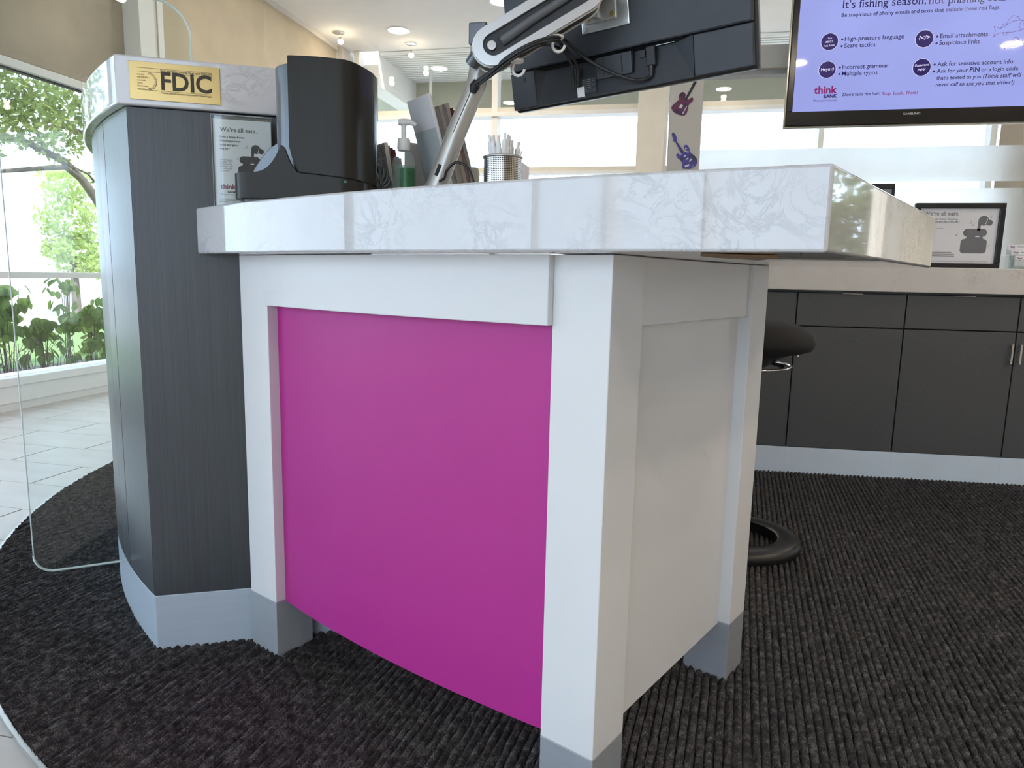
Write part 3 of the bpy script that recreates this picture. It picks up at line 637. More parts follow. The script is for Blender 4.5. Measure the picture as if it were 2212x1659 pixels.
guitar(G2, N2, 'guitar_blue', 'blue violet guitar sticker low on the beige post, neck tilted to the left', [[(.037,1.618),(.048,1.626),(.052,1.621),(.041,1.612)],[(.050,1.603),(.063,1.611),(.066,1.606),(.053,1.597)],[(.068,1.590),(.082,1.606),(.086,1.603),(.074,1.586)],[(.045,1.565),(.070,1.575),(.072,1.565),(.05,1.556)],[(.040,1.655),(.048,1.666),(.056,1.660)]], [((-.012+.0052*k, 1.692-.0095*k), (-.008+.0052*k, 1.694-.0095*k)) for k in range(7)])
tv = thing('television', 'wall mounted black television showing a lilac fraud warning slide', 'television', WORLD, (1.149, 4.15, 1.717))
TX0, TX1, TZ0, TZ1 = .537, 1.761, 1.719, 2.500
MB().box(TX0+.012, TX1-.012, 4.112, 4.19, TZ0+.012, TZ1-.012).build('housing', 'black_plastic', tv, bevel=.012, seg=3)
bz = MB(); sx0, sx1, sz0, sz1 = .577, 1.721, 1.800, 2.444
bz.box(TX0+.010,TX1-.010,4.088,4.115,TZ0+.010,sz0).box(TX0+.010,TX1-.010,4.088,4.115,sz1,TZ1-.010).box(TX0+.010,sx0,4.088,4.115,sz0,sz1).box(sx1,TX1-.010,4.088,4.115,sz0,sz1)
bz.build('bezel', 'tv_bezel', tv, bevel=.003)
tr = MB(); tr.box(TX0,TX1,4.098,4.118,TZ0,TZ0+.0105).box(TX0,TX1,4.098,4.118,TZ1-.0105,TZ1).box(TX0,TX0+.0105,4.098,4.118,TZ0+.0105,TZ1-.0105).box(TX1-.0105,TX1,4.098,4.118,TZ0+.0105,TZ1-.0105)
tr.build('clear_rim', 'tv_trim', tv, bevel=.003)
sc_ = MB().box(sx0-.001, sx1+.001, 4.098, 4.105, sz0-.001, sz1+.001).build('display', 'tv_screen', tv)
MB().box(1.0, 1.3, 4.19, 4.2995, 2.0, 2.28).build('wall_bracket', 'black_plastic', tv)
Y = 4.0978
def T(s, x0, z0, x1, m='tv_ink', **k): text(sc_, 'lettering', s, x0, z0, x1, Y, m, **k)
T("It\u2019s fishing season,", .7800, 2.2985, 1.1656, 'tv_ink', serif=True, bold=.004); T('not', 1.1772, 2.2960, 1.2484, 'tv_plum', serif=True); T('phishing season.', 1.2624, 2.2945, 1.585, 'tv_ink', serif=True, bold=.004)
T('Be suspicious of phishy emails and texts that include these red flags.', .7797, 2.2572, 1.4976, bold=.010)
for a, b, x, w1, w2, z in (('High-pressure language','Scare tactics',.8045,1.0800,.9504,2.1415),('Incorrect grammar','Multiple typos',.8045,1.0213,.9725,2.0060),('Email attachments','Suspicious links',1.2445,1.4585,1.4249,2.1343)):
    T(a, x, z, w1, bold=.011); T(b, x, z-.0322, w2, bold=.004 if b[0] == 'M' else .011)
    for dz in (.008, -.0242): flat(sc_, 'bullet', circle2(x-.0125, z+dz, .0052, 12), Y-.0004, 'tv_ink')
T('Ask for sensitive account info', 1.2465, 2.0022, 1.5825, bold=.013); T('Ask for your', 1.2465, 1.9700, 1.3870, bold=.013); T('PIN', 1.3942, 1.9699, 1.4382, 'tv_ink', bold=.026); T('or a login code', 1.4460, 1.9700, 1.6079, bold=.013)
T('that\u2019s texted to you (', 1.2483, 1.9381, 1.4640, bold=.013); T('Think staff will', 1.4640, 1.9381, 1.6250, bold=.013, shear=.2); T('never call to ask you that either!)', 1.2478, 1.9058, 1.5985, bold=.013, shear=.2)
for dz in (2.0105, 1.9780): flat(sc_, 'bullet', circle2(1.2335, dz, .0052, 12), Y-.0004, 'tv_ink')
T('think', .6766, 1.8895, .7890, 'tv_magenta', bold=.035); T('BANK', .7247, 1.8672, .7908, 'tv_navy', bold=.04); T('Meet your money.', .6769, 1.8495, .7926, 'tv_plum')
T('Don\u2019t take the bait!', .8174, 1.8732, .9945, 'tv_ink', bold=.010); T('Stop. Look. Think!', 1.0031, 1.8722, 1.1690, 'tv_magenta', shear=.1, bold=.008)
for cx, cz, lines in ((.7321,2.1412,(('You',.0125,.020),('MUST',-.006,.036),('Act Now',-.024,.052))),(.7324,2.0052,(('Heyu :)',-.006,.062),)),(1.1745,2.1346,(('?</>',-.006,.050),)),(1.1759,1.9993,(('Password',.004,.064),('PaN?',-.018,.036)))):
    flat(sc_, 'badge_rim', circle2(cx, cz, .0425, 32), Y-.0003, 'tv_white'); flat(sc_, 'badge', circle2(cx, cz, .0405, 32), Y-.0006, 'tv_navy')
    for s_, dz, w_ in lines: text(sc_, 'lettering', s_, cx-w_/2, cz+dz, cx+w_/2, Y-.0006, 'tv_white', shear=.08, bold=.003 if 'M' in s_ else .012, slope=.06)
def fish(x, z, k):
    out = [(0,.10),(.03,.02),(.01,-.08),(.09,-.02),(.20,-.01),(.33,-.01),(.45,.02),(.50,.05),(.56,.08),(.50,.16),(.40,.19),(.28,.17),(.18,.10),(.10,.06),(0,.10)]
    stroke(sc_, 'fish_outline', [(x+a*k, z+b*k) for a, b in out], .0018, Y-.0004, 'tv_plum')
    stroke(sc_, 'fish_fin', [(x+a*k, z+b*k) for a, b in ((.20,.12),(.22,.20),(.29,.27),(.36,.25),(.41,.19))], .0016, Y-.0004, 'tv_plum')
    stroke(sc_, 'fish_fin', [(x+a*k, z+b*k) for a, b in ((.11,.06),(.14,.13),(.18,.14),(.20,.11))], .0016, Y-.0004, 'tv_plum')
    stroke(sc_, 'fish_fin', [(x+a*k, z+b*k) for a, b in ((.14,-.01),(.18,-.06),(.22,-.05),(.22,-.01))], .0016, Y-.0004, 'tv_plum')
    stroke(sc_, 'fish_gill', [(x+a*k, z+b*k) for a, b in ((.43,.17),(.40,.10),(.43,.03))], .0014, Y-.0004, 'tv_plum')
    stroke(sc_, 'fish_eye', circle2(x+.475*k, z+.115*k, .018*k, 10), .0012, Y-.0004, 'tv_plum')
fish(1.4808, 2.1500, .27); fish(1.535, 2.082, .15)
text(tv, 'maker_lettering', 'SAMSUNG', 1.1100, 1.7715, 1.1880, 4.0878, 'paper', bold=.012, hs=.85)

# ------------------------------------------------------------------ ceiling lights
def downlight(x, y, label):
    t = thing('ceiling_downlight', label, 'ceiling light', WORLD, (x, y, ZC-.01), 'recessed ceiling lights')
    MB().lathe([(.128, ZC-.001), (.128, ZC-.007), (.112, ZC-.009), (.110, ZC-.002)], (x, y), 32).build('trim_ring', 'white_plastic', t, smooth=40)
    MB().lathe([(.109, ZC-.0065), (.109, ZC-.0035)], (x, y), 32).build('lens', 'downlight_glow', t)
    l = bpy.data.lights.new('downlight_beam', 'AREA'); l.shape = 'DISK'; l.size = .2; l.energy = 18; l.color = (1, .85, .68)
    o = bpy.data.objects.new('downlight_beam', l); COL.objects.link(o); o.location = (0, 0, -.006); o.parent = t
downlight(-3.12, 7.94, 'large round ceiling downlight above the dark cash machine'); downlight(-1.78, 7.30, 'round ceiling downlight cut off by the monitor arm')
for x, y in ((1.4, -1.6), (2.6, .5), (3.6, -1.2), (4.2, 1.6), (2.8, 2.6), (-2.6, 6.0), (.6, 6.4), (3.4, 5.6)):
    downlight(x, y, 'round ceiling downlight out of frame over the teller area')
def pendant(x, y, z, label, lean=0.):
    t = thing('pendant_lamp', label, 'lamp', WORLD, (x, y, z), 'small pendant lamps by the glass wall')
    MB().lathe([(.065, ZC-.001), (.065, ZC-.010), (.05, ZC-.014)], (x, y), 24).build('ceiling_rose', 'chrome', t, smooth=40)
    MB().tube([(x, y, ZC-.012), (x, y, (z+ZC)/2), (x+lean, y, z+.035)], .0035, 6).build('stem', 'chrome', t)
    MB().lathe([(.012, z+.045), (.022, z+.03), (.026, z+.012)], (x+lean, y), 16).build('lamp_cap', 'chrome', t, smooth=50)
    MB().lathe([(.006, z-.03), (.026, z-.022), (.034, z), (.026, z+.014), (.012, z+.018)], (x+lean, y), 16).build('bulb', 'lamp_glow', t, smooth=60)
    l = bpy.data.lights.new('lamp_light', 'POINT'); l.energy = 1.5; l.color = (1, .82, .58); l.shadow_soft_size = .035
    o = bpy.data.objects.new('lamp_light', l); COL.objects.link(o); o.location = (lean, 0, -.06); o.parent = t
pendant(-3.83, 7.90, 3.52, 'small spot pendant nearest the lowered beige shades', .03)
pendant(-3.14, 8.40, 3.49, 'bright pendant bulb in front of the ribbed canopy')
pendant(.505, 8.20, 3.08, 'pendant bulb peeping out below the monitor')
pendant(-3.60, 4.27, 2.67, 'pendant bulb at the top edge above the garden window')
dm = thing('dome_camera', 'white outdoor dome camera hanging beyond the glass wall', 'security camera', WORLD, (-3.31, 9.6, 2.85))
MB().tube([(-3.31, 9.6, 3.02), (-3.31, 9.6, 3.63)], .02, 10).build('stem', 'white_plastic', dm)
MB().lathe([(.03, 3.03), (.078, 3.0), (.085, 2.94), (.075, 2.90)], (-3.31, 9.6), 20).build('housing', 'white_plastic', dm, smooth=50)
MB().lathe([(.06, 2.90), (.04, 2.86), (.01, 2.845)], (-3.31, 9.6), 20).build('dome', 'edge_grey', dm, smooth=50)

# ------------------------------------------------------------------ black stool behind the pod
SX, SY = .27, 2.49
st = thing('saddle_stool', 'black padded stool with a ring foot behind the pod leg', 'stool', WORLD, (SX, SY, 0))
z0 = .008
MB().lathe([(.207,z0),(.216,.02),(.214,.040),(.200,.052),(.150,.058),(.138,.050),(.140,z0+.004)], (SX,SY), 48).build('ring_base', 'black_plastic', st, smooth=50)
hb = MB(); 
hb.tube([(SX-.15,SY+.02,.050),(SX-.08,SY,.075),(SX,SY,.085)], [.03,.032,.034], 12).tube([(SX+.04,SY+.16,.050),(SX+.02,SY+.08,.075),(SX,SY,.085)], [.03,.032,.034], 12)
hb.build('spoke', 'black_plastic', st, smooth=60)
MB().tube([(SX,SY,.05),(SX,SY,.36),(SX,SY,.365)], [.042,.040,.02], 20).build('column', 'black_plastic', st, smooth=50)
MB().tube([(SX,SY,.36),(SX,SY,.64)], .017, 14).build('gas_lift', 'black_plastic', st, smooth=50)
MB().lathe([(.03,.62),(.07,.645),(.11,.672),(.16,.690),(.165,.700)], (SX,SY), 32).build('seat_pan', 'black_plastic', st, smooth=50)
MB().lathe([(.170,.690),(.198,.700),(.207,.722),(.195,.752),(.160,.778),(.10,.795),(.04,.802),(.005,.803)], (SX,SY), 48).build('seat_cushion', 'black_fabric', st, smooth=60)
lr = MB(); lr.tube([(SX+.155*math.cos(a)*.9, SY+.155*math.sin(a), .640+.004*math.cos(a)) for a in [2*PI*k/36 for k in range(37)]], .0045, 8)
lr.build('lever_ring', 'chrome', st, smooth=60)
MB().tube([(SX+.05,SY-.03,.66),(SX+.11,SY-.05,.645)], .006, 8).build('lever_arm', 'black_plastic', st, smooth=60)

# ------------------------------------------------------------------ cash machine on the pod (DESK frame: x across, y away)
cm = thing('cash_machine', 'dark grey desktop cash machine with a scooped tray on the pod', 'machine', DESK, (-.43, 1.53, ZT))
mx, my = -.453, 1.545
def tray_plan(x0, x1, y0, y1, r): return rrect(x0, x1, y0, y1, r, 8)
plan = tray_plan(mx-.128, mx+.150, my-.085, my+.095, .055)
MB().prism([(x*.985+mx*.015, y) for x, y in tray_plan(mx-.118, mx+.14, my-.075, my+.085, .05)], ZT+.0005, ZT+.012).build('foot', 'black_plastic', cm)
def wall_h(x, y):
    if y < my:
        if x < mx-.088: return .060
        if x < mx-.0145: return .060+.060*((x-mx+.088)/.0735)**3.2
        if x < mx+.017: return .060+.060*(1-(x-mx+.0145)/.0315)**1.6
    else:
        if x < mx-.095: return .060
        if x < mx-.020: return .060+.062*math.sin(PI/2*(x-mx+.095)/.075)**.9
        if x < mx+.017: return .122
    return .060-.013*max(0, (x-mx-.017)/.13)
tr_ = MB(); n_ = len(plan); inner = [(mx+.011+(x-mx-.011)*.955, my+.005+(y-my-.005)*.93) for x, y in plan]
zb = ZT+.010
P2 = []                      # resample outline densely so the rim can curve
for (ax, ay), (bx, by), (cx_, cy_), (dx_, dy_) in zip(plan, plan[1:]+plan[:1], inner, inner[1:]+inner[:1]):
    k = max(1, int(math.hypot(bx-ax, by-ay)/.006))
    for q in range(k): f = q/k; P2.append((ax+(bx-ax)*f, ay+(by-ay)*f, cx_+(dx_-cx_)*f, cy_+(dy_-cy_)*f))
N = len(P2)
tr_.add([(a,b,zb) for a,b,c,d in P2]+[(a,b,ZT+wall_h(a,b)) for a,b,c,d in P2]+[(c,d,ZT+wall_h(a,b)) for a,b,c,d in P2]+[(c,d,zb+.010) for a,b,c,d in P2],
        [(i,(i+1)%N,N+(i+1)%N,N+i) for i in range(N)]+[(N+i,N+(i+1)%N,2*N+(i+1)%N,2*N+i) for i in range(N)]+[(2*N+i,2*N+(i+1)%N,3*N+(i+1)%N,3*N+i) for i in range(N)]
        +[tuple(range(N-1,-1,-1)), tuple(range(3*N,4*N))])
tr_.build('tray', 'gunmetal', cm, smooth=35)
lin = [(mx-.112,.02),(mx-.100,.064),(mx-.092,.078),(mx-.078,.098),(mx-.062,.116),(mx-.046,.127),(mx-.028,.130),(mx-.016,.115),(mx-.016,.02)]
MB().slabxz([(x, ZT+z) for x, z in lin], my-.022, my-.018).build('scoop_liner', 'gunmetal_light', cm, bevel=.0015)
# rear shell and front shell of the tower
def shell(pl, zb_fn, zt_fn, name, mat):
    mb = MB(); n = len(pl)
    mb.add([(x,y,zb_fn(x)) for x,y in pl]+[(x,y,zt_fn(x)) for x,y in pl], [tuple(range(n-1,-1,-1)), tuple(range(n,2*n))]+[(i,(i+1)%n,n+(i+1)%n,n+i) for i in range(n)])
    return mb.build(name, mat, cm, bevel=.002, smooth=35)
rear = arcpts(mx+.022, my+.012, .074, 95, 265, 14)+[(mx+.06, my-.055), (mx+.11, my-.03), (mx+.11, my+.075), (mx+.05, my+.086)]
shell(rear, lambda x: ZT+.030, lambda x: ZT+.276, 'rear_shell', 'gunmetal_light')
fs_ = []
for k in range(25):
    t = k/24; fs_.append((mx-.004+.156*t, my-.074-.010*math.sin(PI*t)+(.000 if t < .72 else .075*((t-.72)/.28)**2.2)))
fs_ += [(mx+.153, my+.03), (mx+.142, my+.07), (mx+.10, my+.088), (mx+.03, my+.080), (mx+.012, my+.03), (mx+.002, my-.05)]
shell(fs_, lambda x: ZT+.063-.014*max(0, (x-mx)/.14)+.05*max(0, 1-(x-mx+.004)/.022)**2, lambda x: ZT+.286-.010*max(0, (x-mx)/.14), 'front_shell', 'gunmetal')
fs2 = [(mx+.01+(x-mx-.01)*.97, my+(y-my)*.955) for x, y in fs_]
shell(fs2, lambda x: ZT+.011, lambda x: ZT+.066-.014*max(0, (x-mx)/.14), 'neck', 'gunmetal')
MB().box(mx+.108, mx+.1135, my-.0862, my-.080, ZT+.043, ZT+.0465).build('status_light', 'gel_label', cm)

# small black spiral fan
fn_ = thing('desk_fan', 'small black round fan with a spiral grille behind the cash machine', 'fan', DESK, (-.335, 1.70, ZT))
fx, fy = -.337, 1.70
fanx = Matrix.Translation((fx, fy, ZT+.062)) @ Matrix.Rotation(math.radians(58), 4, 'Z') @ Matrix.Rotation(math.radians(90), 4, 'X')
MB().lathe([(.050,-.02),(.056,-.012),(.056,.012),(.050,.02)], (0,0), 32).build('housing', 'black_plastic', fn_, smooth=40, xf=fanx)
for k in range(18):
    a = 2*PI*k/18
    MB().tube([(.012*math.cos(a), .012*math.sin(a), .021), (.030*math.cos(a+.35), .030*math.sin(a+.35), .024), (.050*math.cos(a+.55), .050*math.sin(a+.55), .020)], .0013, 5).build('grille_blade', 'edge_grey', fn_, xf=fanx)
MB().box(fx-.03, fx+.03, fy-.03, fy+.03, ZT+.0005, ZT+.010).build('base', 'black_plastic', fn_, bevel=.003)

# black card terminal behind the bottle
ct = thing('card_terminal', 'low black card terminal between fan and pump bottle', 'terminal', DESK, (-.285, 1.68, ZT))
MB().add([(-.325,1.66,ZT+.001),(-.235,1.64,ZT+.001),(-.215,1.72,ZT+.001),(-.305,1.74,ZT+.001),(-.325,1.66,ZT+.032),(-.235,1.64,ZT+.040),(-.215,1.72,ZT+.060),(-.305,1.74,ZT+.052)],
         [(3,2,1,0),(4,5,6,7),(0,1,5,4),(1,2,6,5),(2,3,7,6),(3,0,4,7)]).build('body', 'black_plastic', ct, bevel=.005)
MB().add([(-.312,1.668,ZT+.0365),(-.243,1.652,ZT+.0425),(-.230,1.708,ZT+.0580),(-.300,1.725,ZT+.0520)], [(0,1,2,3)]).build('keypad', 'monitor_dark', ct)

# hand sanitiser pump bottle
hx_, hy_ = -.2465, 1.60
hs = thing('sanitizer_bottle', 'clear pump bottle of gel with a green label on the pod', 'bottle', DESK, (hx_, hy_, ZT))
MB().lathe([(.023,ZT+.0005),(.0255,ZT+.004),(.0255,ZT+.100),(.024,ZT+.112),(.018,ZT+.124),(.0125,ZT+.130),(.0125,ZT+.136)], (hx_,hy_), 28, 1, .72).build('bottle', 'gel_clear', hs, smooth=50)
MB().lathe([(.0250,ZT+.004),(.0250,ZT+.098)], (hx_,hy_), 28, .9, .62).build('gel', 'gel_green', hs, smooth=50)
MB().lathe([(.0262,ZT+.015),(.0262,ZT+.092)], (hx_+.006,hy_), 28, .74, .76).build('label_wrap', 'gel_label', hs, smooth=50)
MB().lathe([(.0125,ZT+.130),(.0145,ZT+.134),(.0140,ZT+.152),(.0115,ZT+.156)], (hx_,hy_), 24).build('collar', 'clear_white', hs, smooth=40)
MB().tube([(hx_,hy_,ZT+.155),(hx_,hy_,ZT+.186)], .0055, 12).build('pump_stem', 'clear_white', hs, smooth=40)
MB().tube([(hx_-.011,hy_,ZT+.190),(hx_,hy_,ZT+.1895),(hx_+.014,hy_,ZT+.190),(hx_+.027,hy_,ZT+.184)], [.0065,.0085,.006,.0042], 12).build('pump_head', 'clear_white', hs, smooth=50)

# ------------------------------------------------------------------ brochures in acrylic holders (backs towards the viewer)
def holder(cx, cy, th, lean, wd, hh, dp, label, books, blabels, group):
    fr = (*to_world(DESK, (cx, cy, 0))[:2], DESK[2]+math.radians(th))
    t = thing('brochure_holder', label, 'brochure holder', fr, (0, 0, ZT))
    L = Matrix.Translation((0, 0, ZT+.004)) @ Matrix.Rotation(math.radians(-lean), 4, 'X')
    MB().box(-wd/2, wd/2, dp/2, dp/2+.0022, 0, hh*.72).build('back_sheet', 'acrylic', t, xf=L)
    MB().box(-wd/2, wd/2, -dp/2-.0022, -dp/2, 0, hh*.5).build('front_sheet', 'acrylic', t, xf=L)
    for s_ in (-1, 1): MB().box(s_*wd/2-.001, s_*wd/2+.001, -dp/2, dp/2, 0, hh*.5).build('side_sheet', 'acrylic', t, xf=L)
    MB().box(-wd/2, wd/2, -dp/2, dp/2, 0, .002).build('floor_sheet', 'acrylic', t, xf=L)
    y = dp/2-.001; first = None
    for (thk, h, mat_, inset), bl in zip(books, blabels):
        w2 = wd/2-.003-inset
        o = MB().box(-w2, w2, y-thk, y, .0025, h).build('brochure', mat_, None, xf=L)
        o.location = to_world(fr, (0, 0, 0)); o.rotation_euler = (0, 0, fr[2]); tag(o, bl, 'brochure', group)
        y -= thk+.0008
    return t, L, fr
t, L, fr = holder(-.128, 1.70, 125, 17, .105, .275, .080, 'tall clear brochure holder leaning behind the monitor post',
   [(.006,.268,'paper_white',0),(.004,.262,'paper_white',.004),(.009,.235,'grey_book',.004),(.008,.240,'taupe_book',.002),(.008,.232,'grey_book',.004),(.009,.242,'taupe_book',.003),(.008,.230,'maroon_book',.004),(.009,.225,'grey_book',.002)],
   ['blank white brochure at the back of the tall holder', 'second white brochure edge in the tall holder', 'grey brochure edge next to the white ones', 'taupe brochure edge in the tall holder', 'middle grey brochure edge in the tall holder', 'tallest taupe brochure edge of the tall holder', 'dark red brochure edge in the tall holder', 'frontmost grey brochure edge of the tall holder'], 'brochures in the tall holder')
c = MB().box(-.012, .012, -.036, -.034, .02, .085).build('violet_card', 'violet_card', None, xf=L); c.location = to_world(fr, (0,0,0)); c.rotation_euler = (0,0,fr[2]); tag(c, 'violet tipped card tucked in front of the tall holder', 'card')
t, L, fr = holder(-.300, 1.86, 125, 10, .075, .175, .050, 'short clear brochure holder beside the pump bottle',
   [(.010,.185,'paper_white',0),(.005,.178,'grey_book',.003),(.006,.172,'maroon_book',.002),(.006,.168,'maroon_book',.004),(.005,.150,'navy_book',.003),(.006,.146,'navy_book',.005)],
   ['white brochure printed with lines of text', 'grey brochure edge in the short holder', 'dark red brochure edge in the short holder', 'inner dark red brochure edge of the short holder', 'navy brochure edge in the short holder', 'frontmost navy brochure of the short holder'], 'brochures in the short holder')
pr_ = MB()
for k in range(20):
    z = .178-.0046*k
    if k in (6, 13): continue
    pr_.add([(-.028,.0246,z),(.028 if k%5 else .010,.0246,z),(.028 if k%5 else .010,.0246,z-.0012),(-.028,.0246,z-.0012)], [(3,2,1,0)])
o = pr_.build('printed_lines', 'grey_book', None, xf=L)
b0 = [q for q in bpy.data.objects if q.get('label') == 'white brochure printed with lines of text'][0]; o.parent = b0

# grey receipt printer
rp = thing('receipt_printer', 'grey rounded receipt printer behind the pump bottle', 'printer', DESK, (-.215, 1.82, ZT))
pf = [(.0,.0),(.150,.0),(.148,.090),(.132,.128),(.105,.158),(.065,.176),(.014,.182),(0,.174)]
MB().slabxz([(-.275+x, ZT+.001+z) for x, z in pf], 1.79, 1.93).build('body', 'grey_plastic', rp, bevel=.006, smooth=40)
MB().box(-.270, -.150, 1.780, 1.790, ZT+.010, ZT+.036).build('front_lip', 'grey_beige', rp, bevel=.003)
MB().box(-.165, -.10, 1.94, 1.985, ZT+.001, ZT+.150).build('paper_roll_bay', 'grey_beige', rp, bevel=.01)

# ------------------------------------------------------------------ pen cup with white pens
px_, py_ = -.0265, 1.40
pc = thing('pen_cup', 'perforated steel cup full of white pens on the pod', 'pen cup', DESK, (px_, py_, ZT))
cup = MB(); nn = 48; R_ = .0362; Hc = .089
vv = []; uv = []
for ring, z in ((R_, ZT+.004), (R_, ZT+Hc)):
    for k in range(nn+1): a = 2*PI*k/nn; vv.append((px_+ring*math.cos(a), py_+ring*math.sin(a), z)); uv.append((k/nn, 0 if z < ZT+.05 else 1))
cup.add(vv, [(k, k+1, nn+2+k, nn+1+k) for k in range(nn)]); cup.uv = uv
cup.build('mesh_wall', 'perforated_steel', pc, smooth=60)
for z, nm in ((ZT+.003, 'bottom_band'), (ZT+Hc-.001, 'top_rim')):
    MB().tube([(px_+R_*math.cos(2*PI*k/40), py_+R_*math.sin(2*PI*k/40), z) for k in range(41)], .0022, 8, False).build(nm, 'zinc', pc, smooth=60)
MB().lathe([(R_-.001, ZT+.0006), (R_-.001, ZT+.003)], (px_, py_), 32).build('cup_floor', 'zinc', pc)
def pen(x, y, tx, ty, L_, label):
    b0 = Vector((x, y, ZT+.006)); d = Vector((tx, ty, 1)).normalized()
    t = thing('pen', label, 'pen', DESK, (x, y, ZT+.005), 'white pens in the steel cup')
    P = lambda s_: b0+d*s_
    MB().tube([P(0), P(.008), P(L_*.55), P(L_-.012), P(L_-.008)], [.0018,.0050,.0056,.0052,.0042], 10).build('barrel', 'white_plastic', t, smooth=50)
    MB().tube([P(L_-.009), P(L_+.004)], .0026, 8).build('push_button', 'white_plastic', t, smooth=50)
    u = d.cross(Vector((.6,-.8,0))).normalized()*.0052+Vector((.003,-.004,0))
    MB().tube([P(L_-.045)+u, P(L_-.012)+u], .0014, 6).build('clip', 'white_plastic', t)
desc = ['leaning furthest toward the brochures', 'standing near the rim on the brochure side', 'upright in the back row', 'tallest upright', 'front row with its clip showing', 'slightly leaning mid row', 'short one in front', 'crossing behind the tall pen', 'back row toward the open side', 'leaning toward the open side', 'front row on the open side', 'last one leaning out on the open side', 'half hidden in the centre', 'hidden low in the centre']
rr_ = random.Random(5)
for k in range(14):
    a = 2.4*k; r = .008+.018*((k*0.618) % 1)
    x, y = px_+r*math.cos(a)*.9, py_+r*math.sin(a)*.9
    fan_ = (x-px_)/.03*.22+rr_.uniform(-.03, .03)
    pen(x*.75+px_*.25, y*.75+py_*.25, fan_, (y-py_)/.03*.13, .113+rr_.uniform(-.006, .010), 'white push pen in the steel cup, '+desc[k])
wc = MB().box(-.0015, .0015, -.03, .03, ZT+.0005, ZT+.085).build('card', 'paper_white', None); wc.location = to_world(DESK, (.0165, 1.46, 0)); wc.rotation_euler = (0, 0, DESK[2]-.25)
tag(wc, 'small white card standing just behind the pen cup', 'card')
gc = thing('glass_clip_dish', 'small clear dish glinting at the foot of the monitor post', 'dish', DESK, (-.085, 1.50, ZT))
MB().lathe([(.012,ZT+.0005),(.026,ZT+.004),(.030,ZT+.028),(.0285,ZT+.028),(.024,ZT+.006),(.010,ZT+.004)], (-.085,1.50), 28).build('bowl', 'gel_clear', gc, smooth=50)

# ------------------------------------------------------------------ monitor
BL = Vector((-.36, 1.635, 1.285)); ex = Vector((.945,-.32,.059)).normalized(); uz = Vector((-.105,-.129,.986)); uz = (uz-ex*uz.dot(ex)).normalized(); yv = uz.cross(ex)
mon = bpy.data.objects.new('computer_monitor', None); COL.objects.link(mon)
mon.matrix_world = Matrix(((ex.x,yv.x,uz.x,BL.x),(ex.y,yv.y,uz.y,BL.y),(ex.z,yv.z,uz.z,BL.z),(0,0,0,1)))
tag(mon, 'back of a tilted black computer monitor on a jointed arm', 'monitor')
MW, MH = .530, .335
MB().box(0, MW, .004, .026, 0, MH).build('bezel', 'black_plastic', mon, bevel=.004)
MB().box(.012, MW-.012, .0262, .0272, .014, MH-.014).build('display', 'tv_bezel', mon)
MB().box(.002, MW-.006, -.012, .004, .081, MH-.002).build('rear_cover', 'monitor_plastic', mon, bevel=.004)
# lower cover with the connector recess: left and right blocks, sloped middle
MB().box(.002, .062, -.011, .004, .004, .0795).build('lower_cover', 'monitor_plastic', mon, bevel=.002)
MB().box(.412, MW-.006, -.011, .004, .004, .0795).build('lower_cover', 'monitor_plastic', mon, bevel=.002)
MB().add([(.0625,-.011,.004),(.4115,-.011,.004),(.3700,.0030,.076),(.085,.0030,.076),(.0625,.0039,.004),(.4115,.0039,.004),(.4115,.0039,.0795),(.0625,.0039,.0795),(.0625,-.011,.0795),(.4115,-.011,.0795)],
         [(0,1,2,3),(0,3,8),(1,9,2),(4,7,6,5),(0,4,5,1)]).build('recess_slope', 'monitor_plastic', mon)
MB().add([(.0625,-.0115,.0795),(.4115,-.0115,.0795),(.3700,.0028,.0745),(.085,.0028,.0745)], [(0,3,2,1)]).build('recess_shade', 'dark_gap', mon)  # near-black sheet standing in for the shadow under the recess edge
MB().box(.2060,.2850,-.010,.002,.034,.076).build('slide_cover', 'monitor_plastic', mon, bevel=.001)
for x in (.222, .262): MB().box(x, x+.003, -.0106, -.0098, .040, .072).build('slide_slot', 'dark_gap', mon)
MB().box(.2865,.2875,-.0105,.002,.034,.076).build('slide_edge', 'dark_gap', mon)
MB().box(.300,.312,-.004,.002,.060,.072).build('hex_nut', 'monitor_dark', mon); MB().box(.335,.372,-.003,.003,.076,.080).build('port', 'zinc', mon)
MB().box(.036,.0385,-.0118,-.0108,.058,.068).build('lock_slot', 'dark_gap', mon)
lb = MB().box(.172,.205,-.0110,-.0102,.010,.040).build('rating_label', 'monitor_dark', mon)
for k in range(7): stroke(lb, 'fine_print', [(.174,.038-.0038*k),(.192,.038-.0038*k)], .0012, -.0112, 'ink_grey')
for k in range(3): stroke(lb, 'approval_mark', circle2(.199,.036-.010*k,.0028,10), .0006, -.0112, 'ink_grey')
wl = MB().box(.161,.178,-.0125,-.0117,.006,.026).build('white_tag', 'paper_white', mon, label='white paper tag hanging at the connector')
vp = MB().box(.184,.288,-.0165,-.0122,.124,.228).build('mount_plate', 'zinc', mon, bevel=.002)
for x, z in ((.192,.132),(.280,.132),(.192,.220),(.280,.220)): MB().tube([(x,-.0200,z),(x,-.0160,z)], .0048, 12).build('screw', 'zinc', vp)
vp2 = MB().box(.192,.262,-.0205,-.0165,.140,.228).build('mount_tab', 'silver_paint', mon, bevel=.001)
for x in (.199,.255): MB().tube([(x,-.0245,.149),(x,-.0200,.149)], .0050, 12).build('screw', 'brass', vp2)
MB().box(.214,.230,-.040,-.0205,.146,.170).build('latch', 'chrome', mon, bevel=.001)
hd_ = MB().box(.192,.262,-.075,-.0205,.178,.240).build('tilt_head', 'silver_paint', mon, bevel=.004)
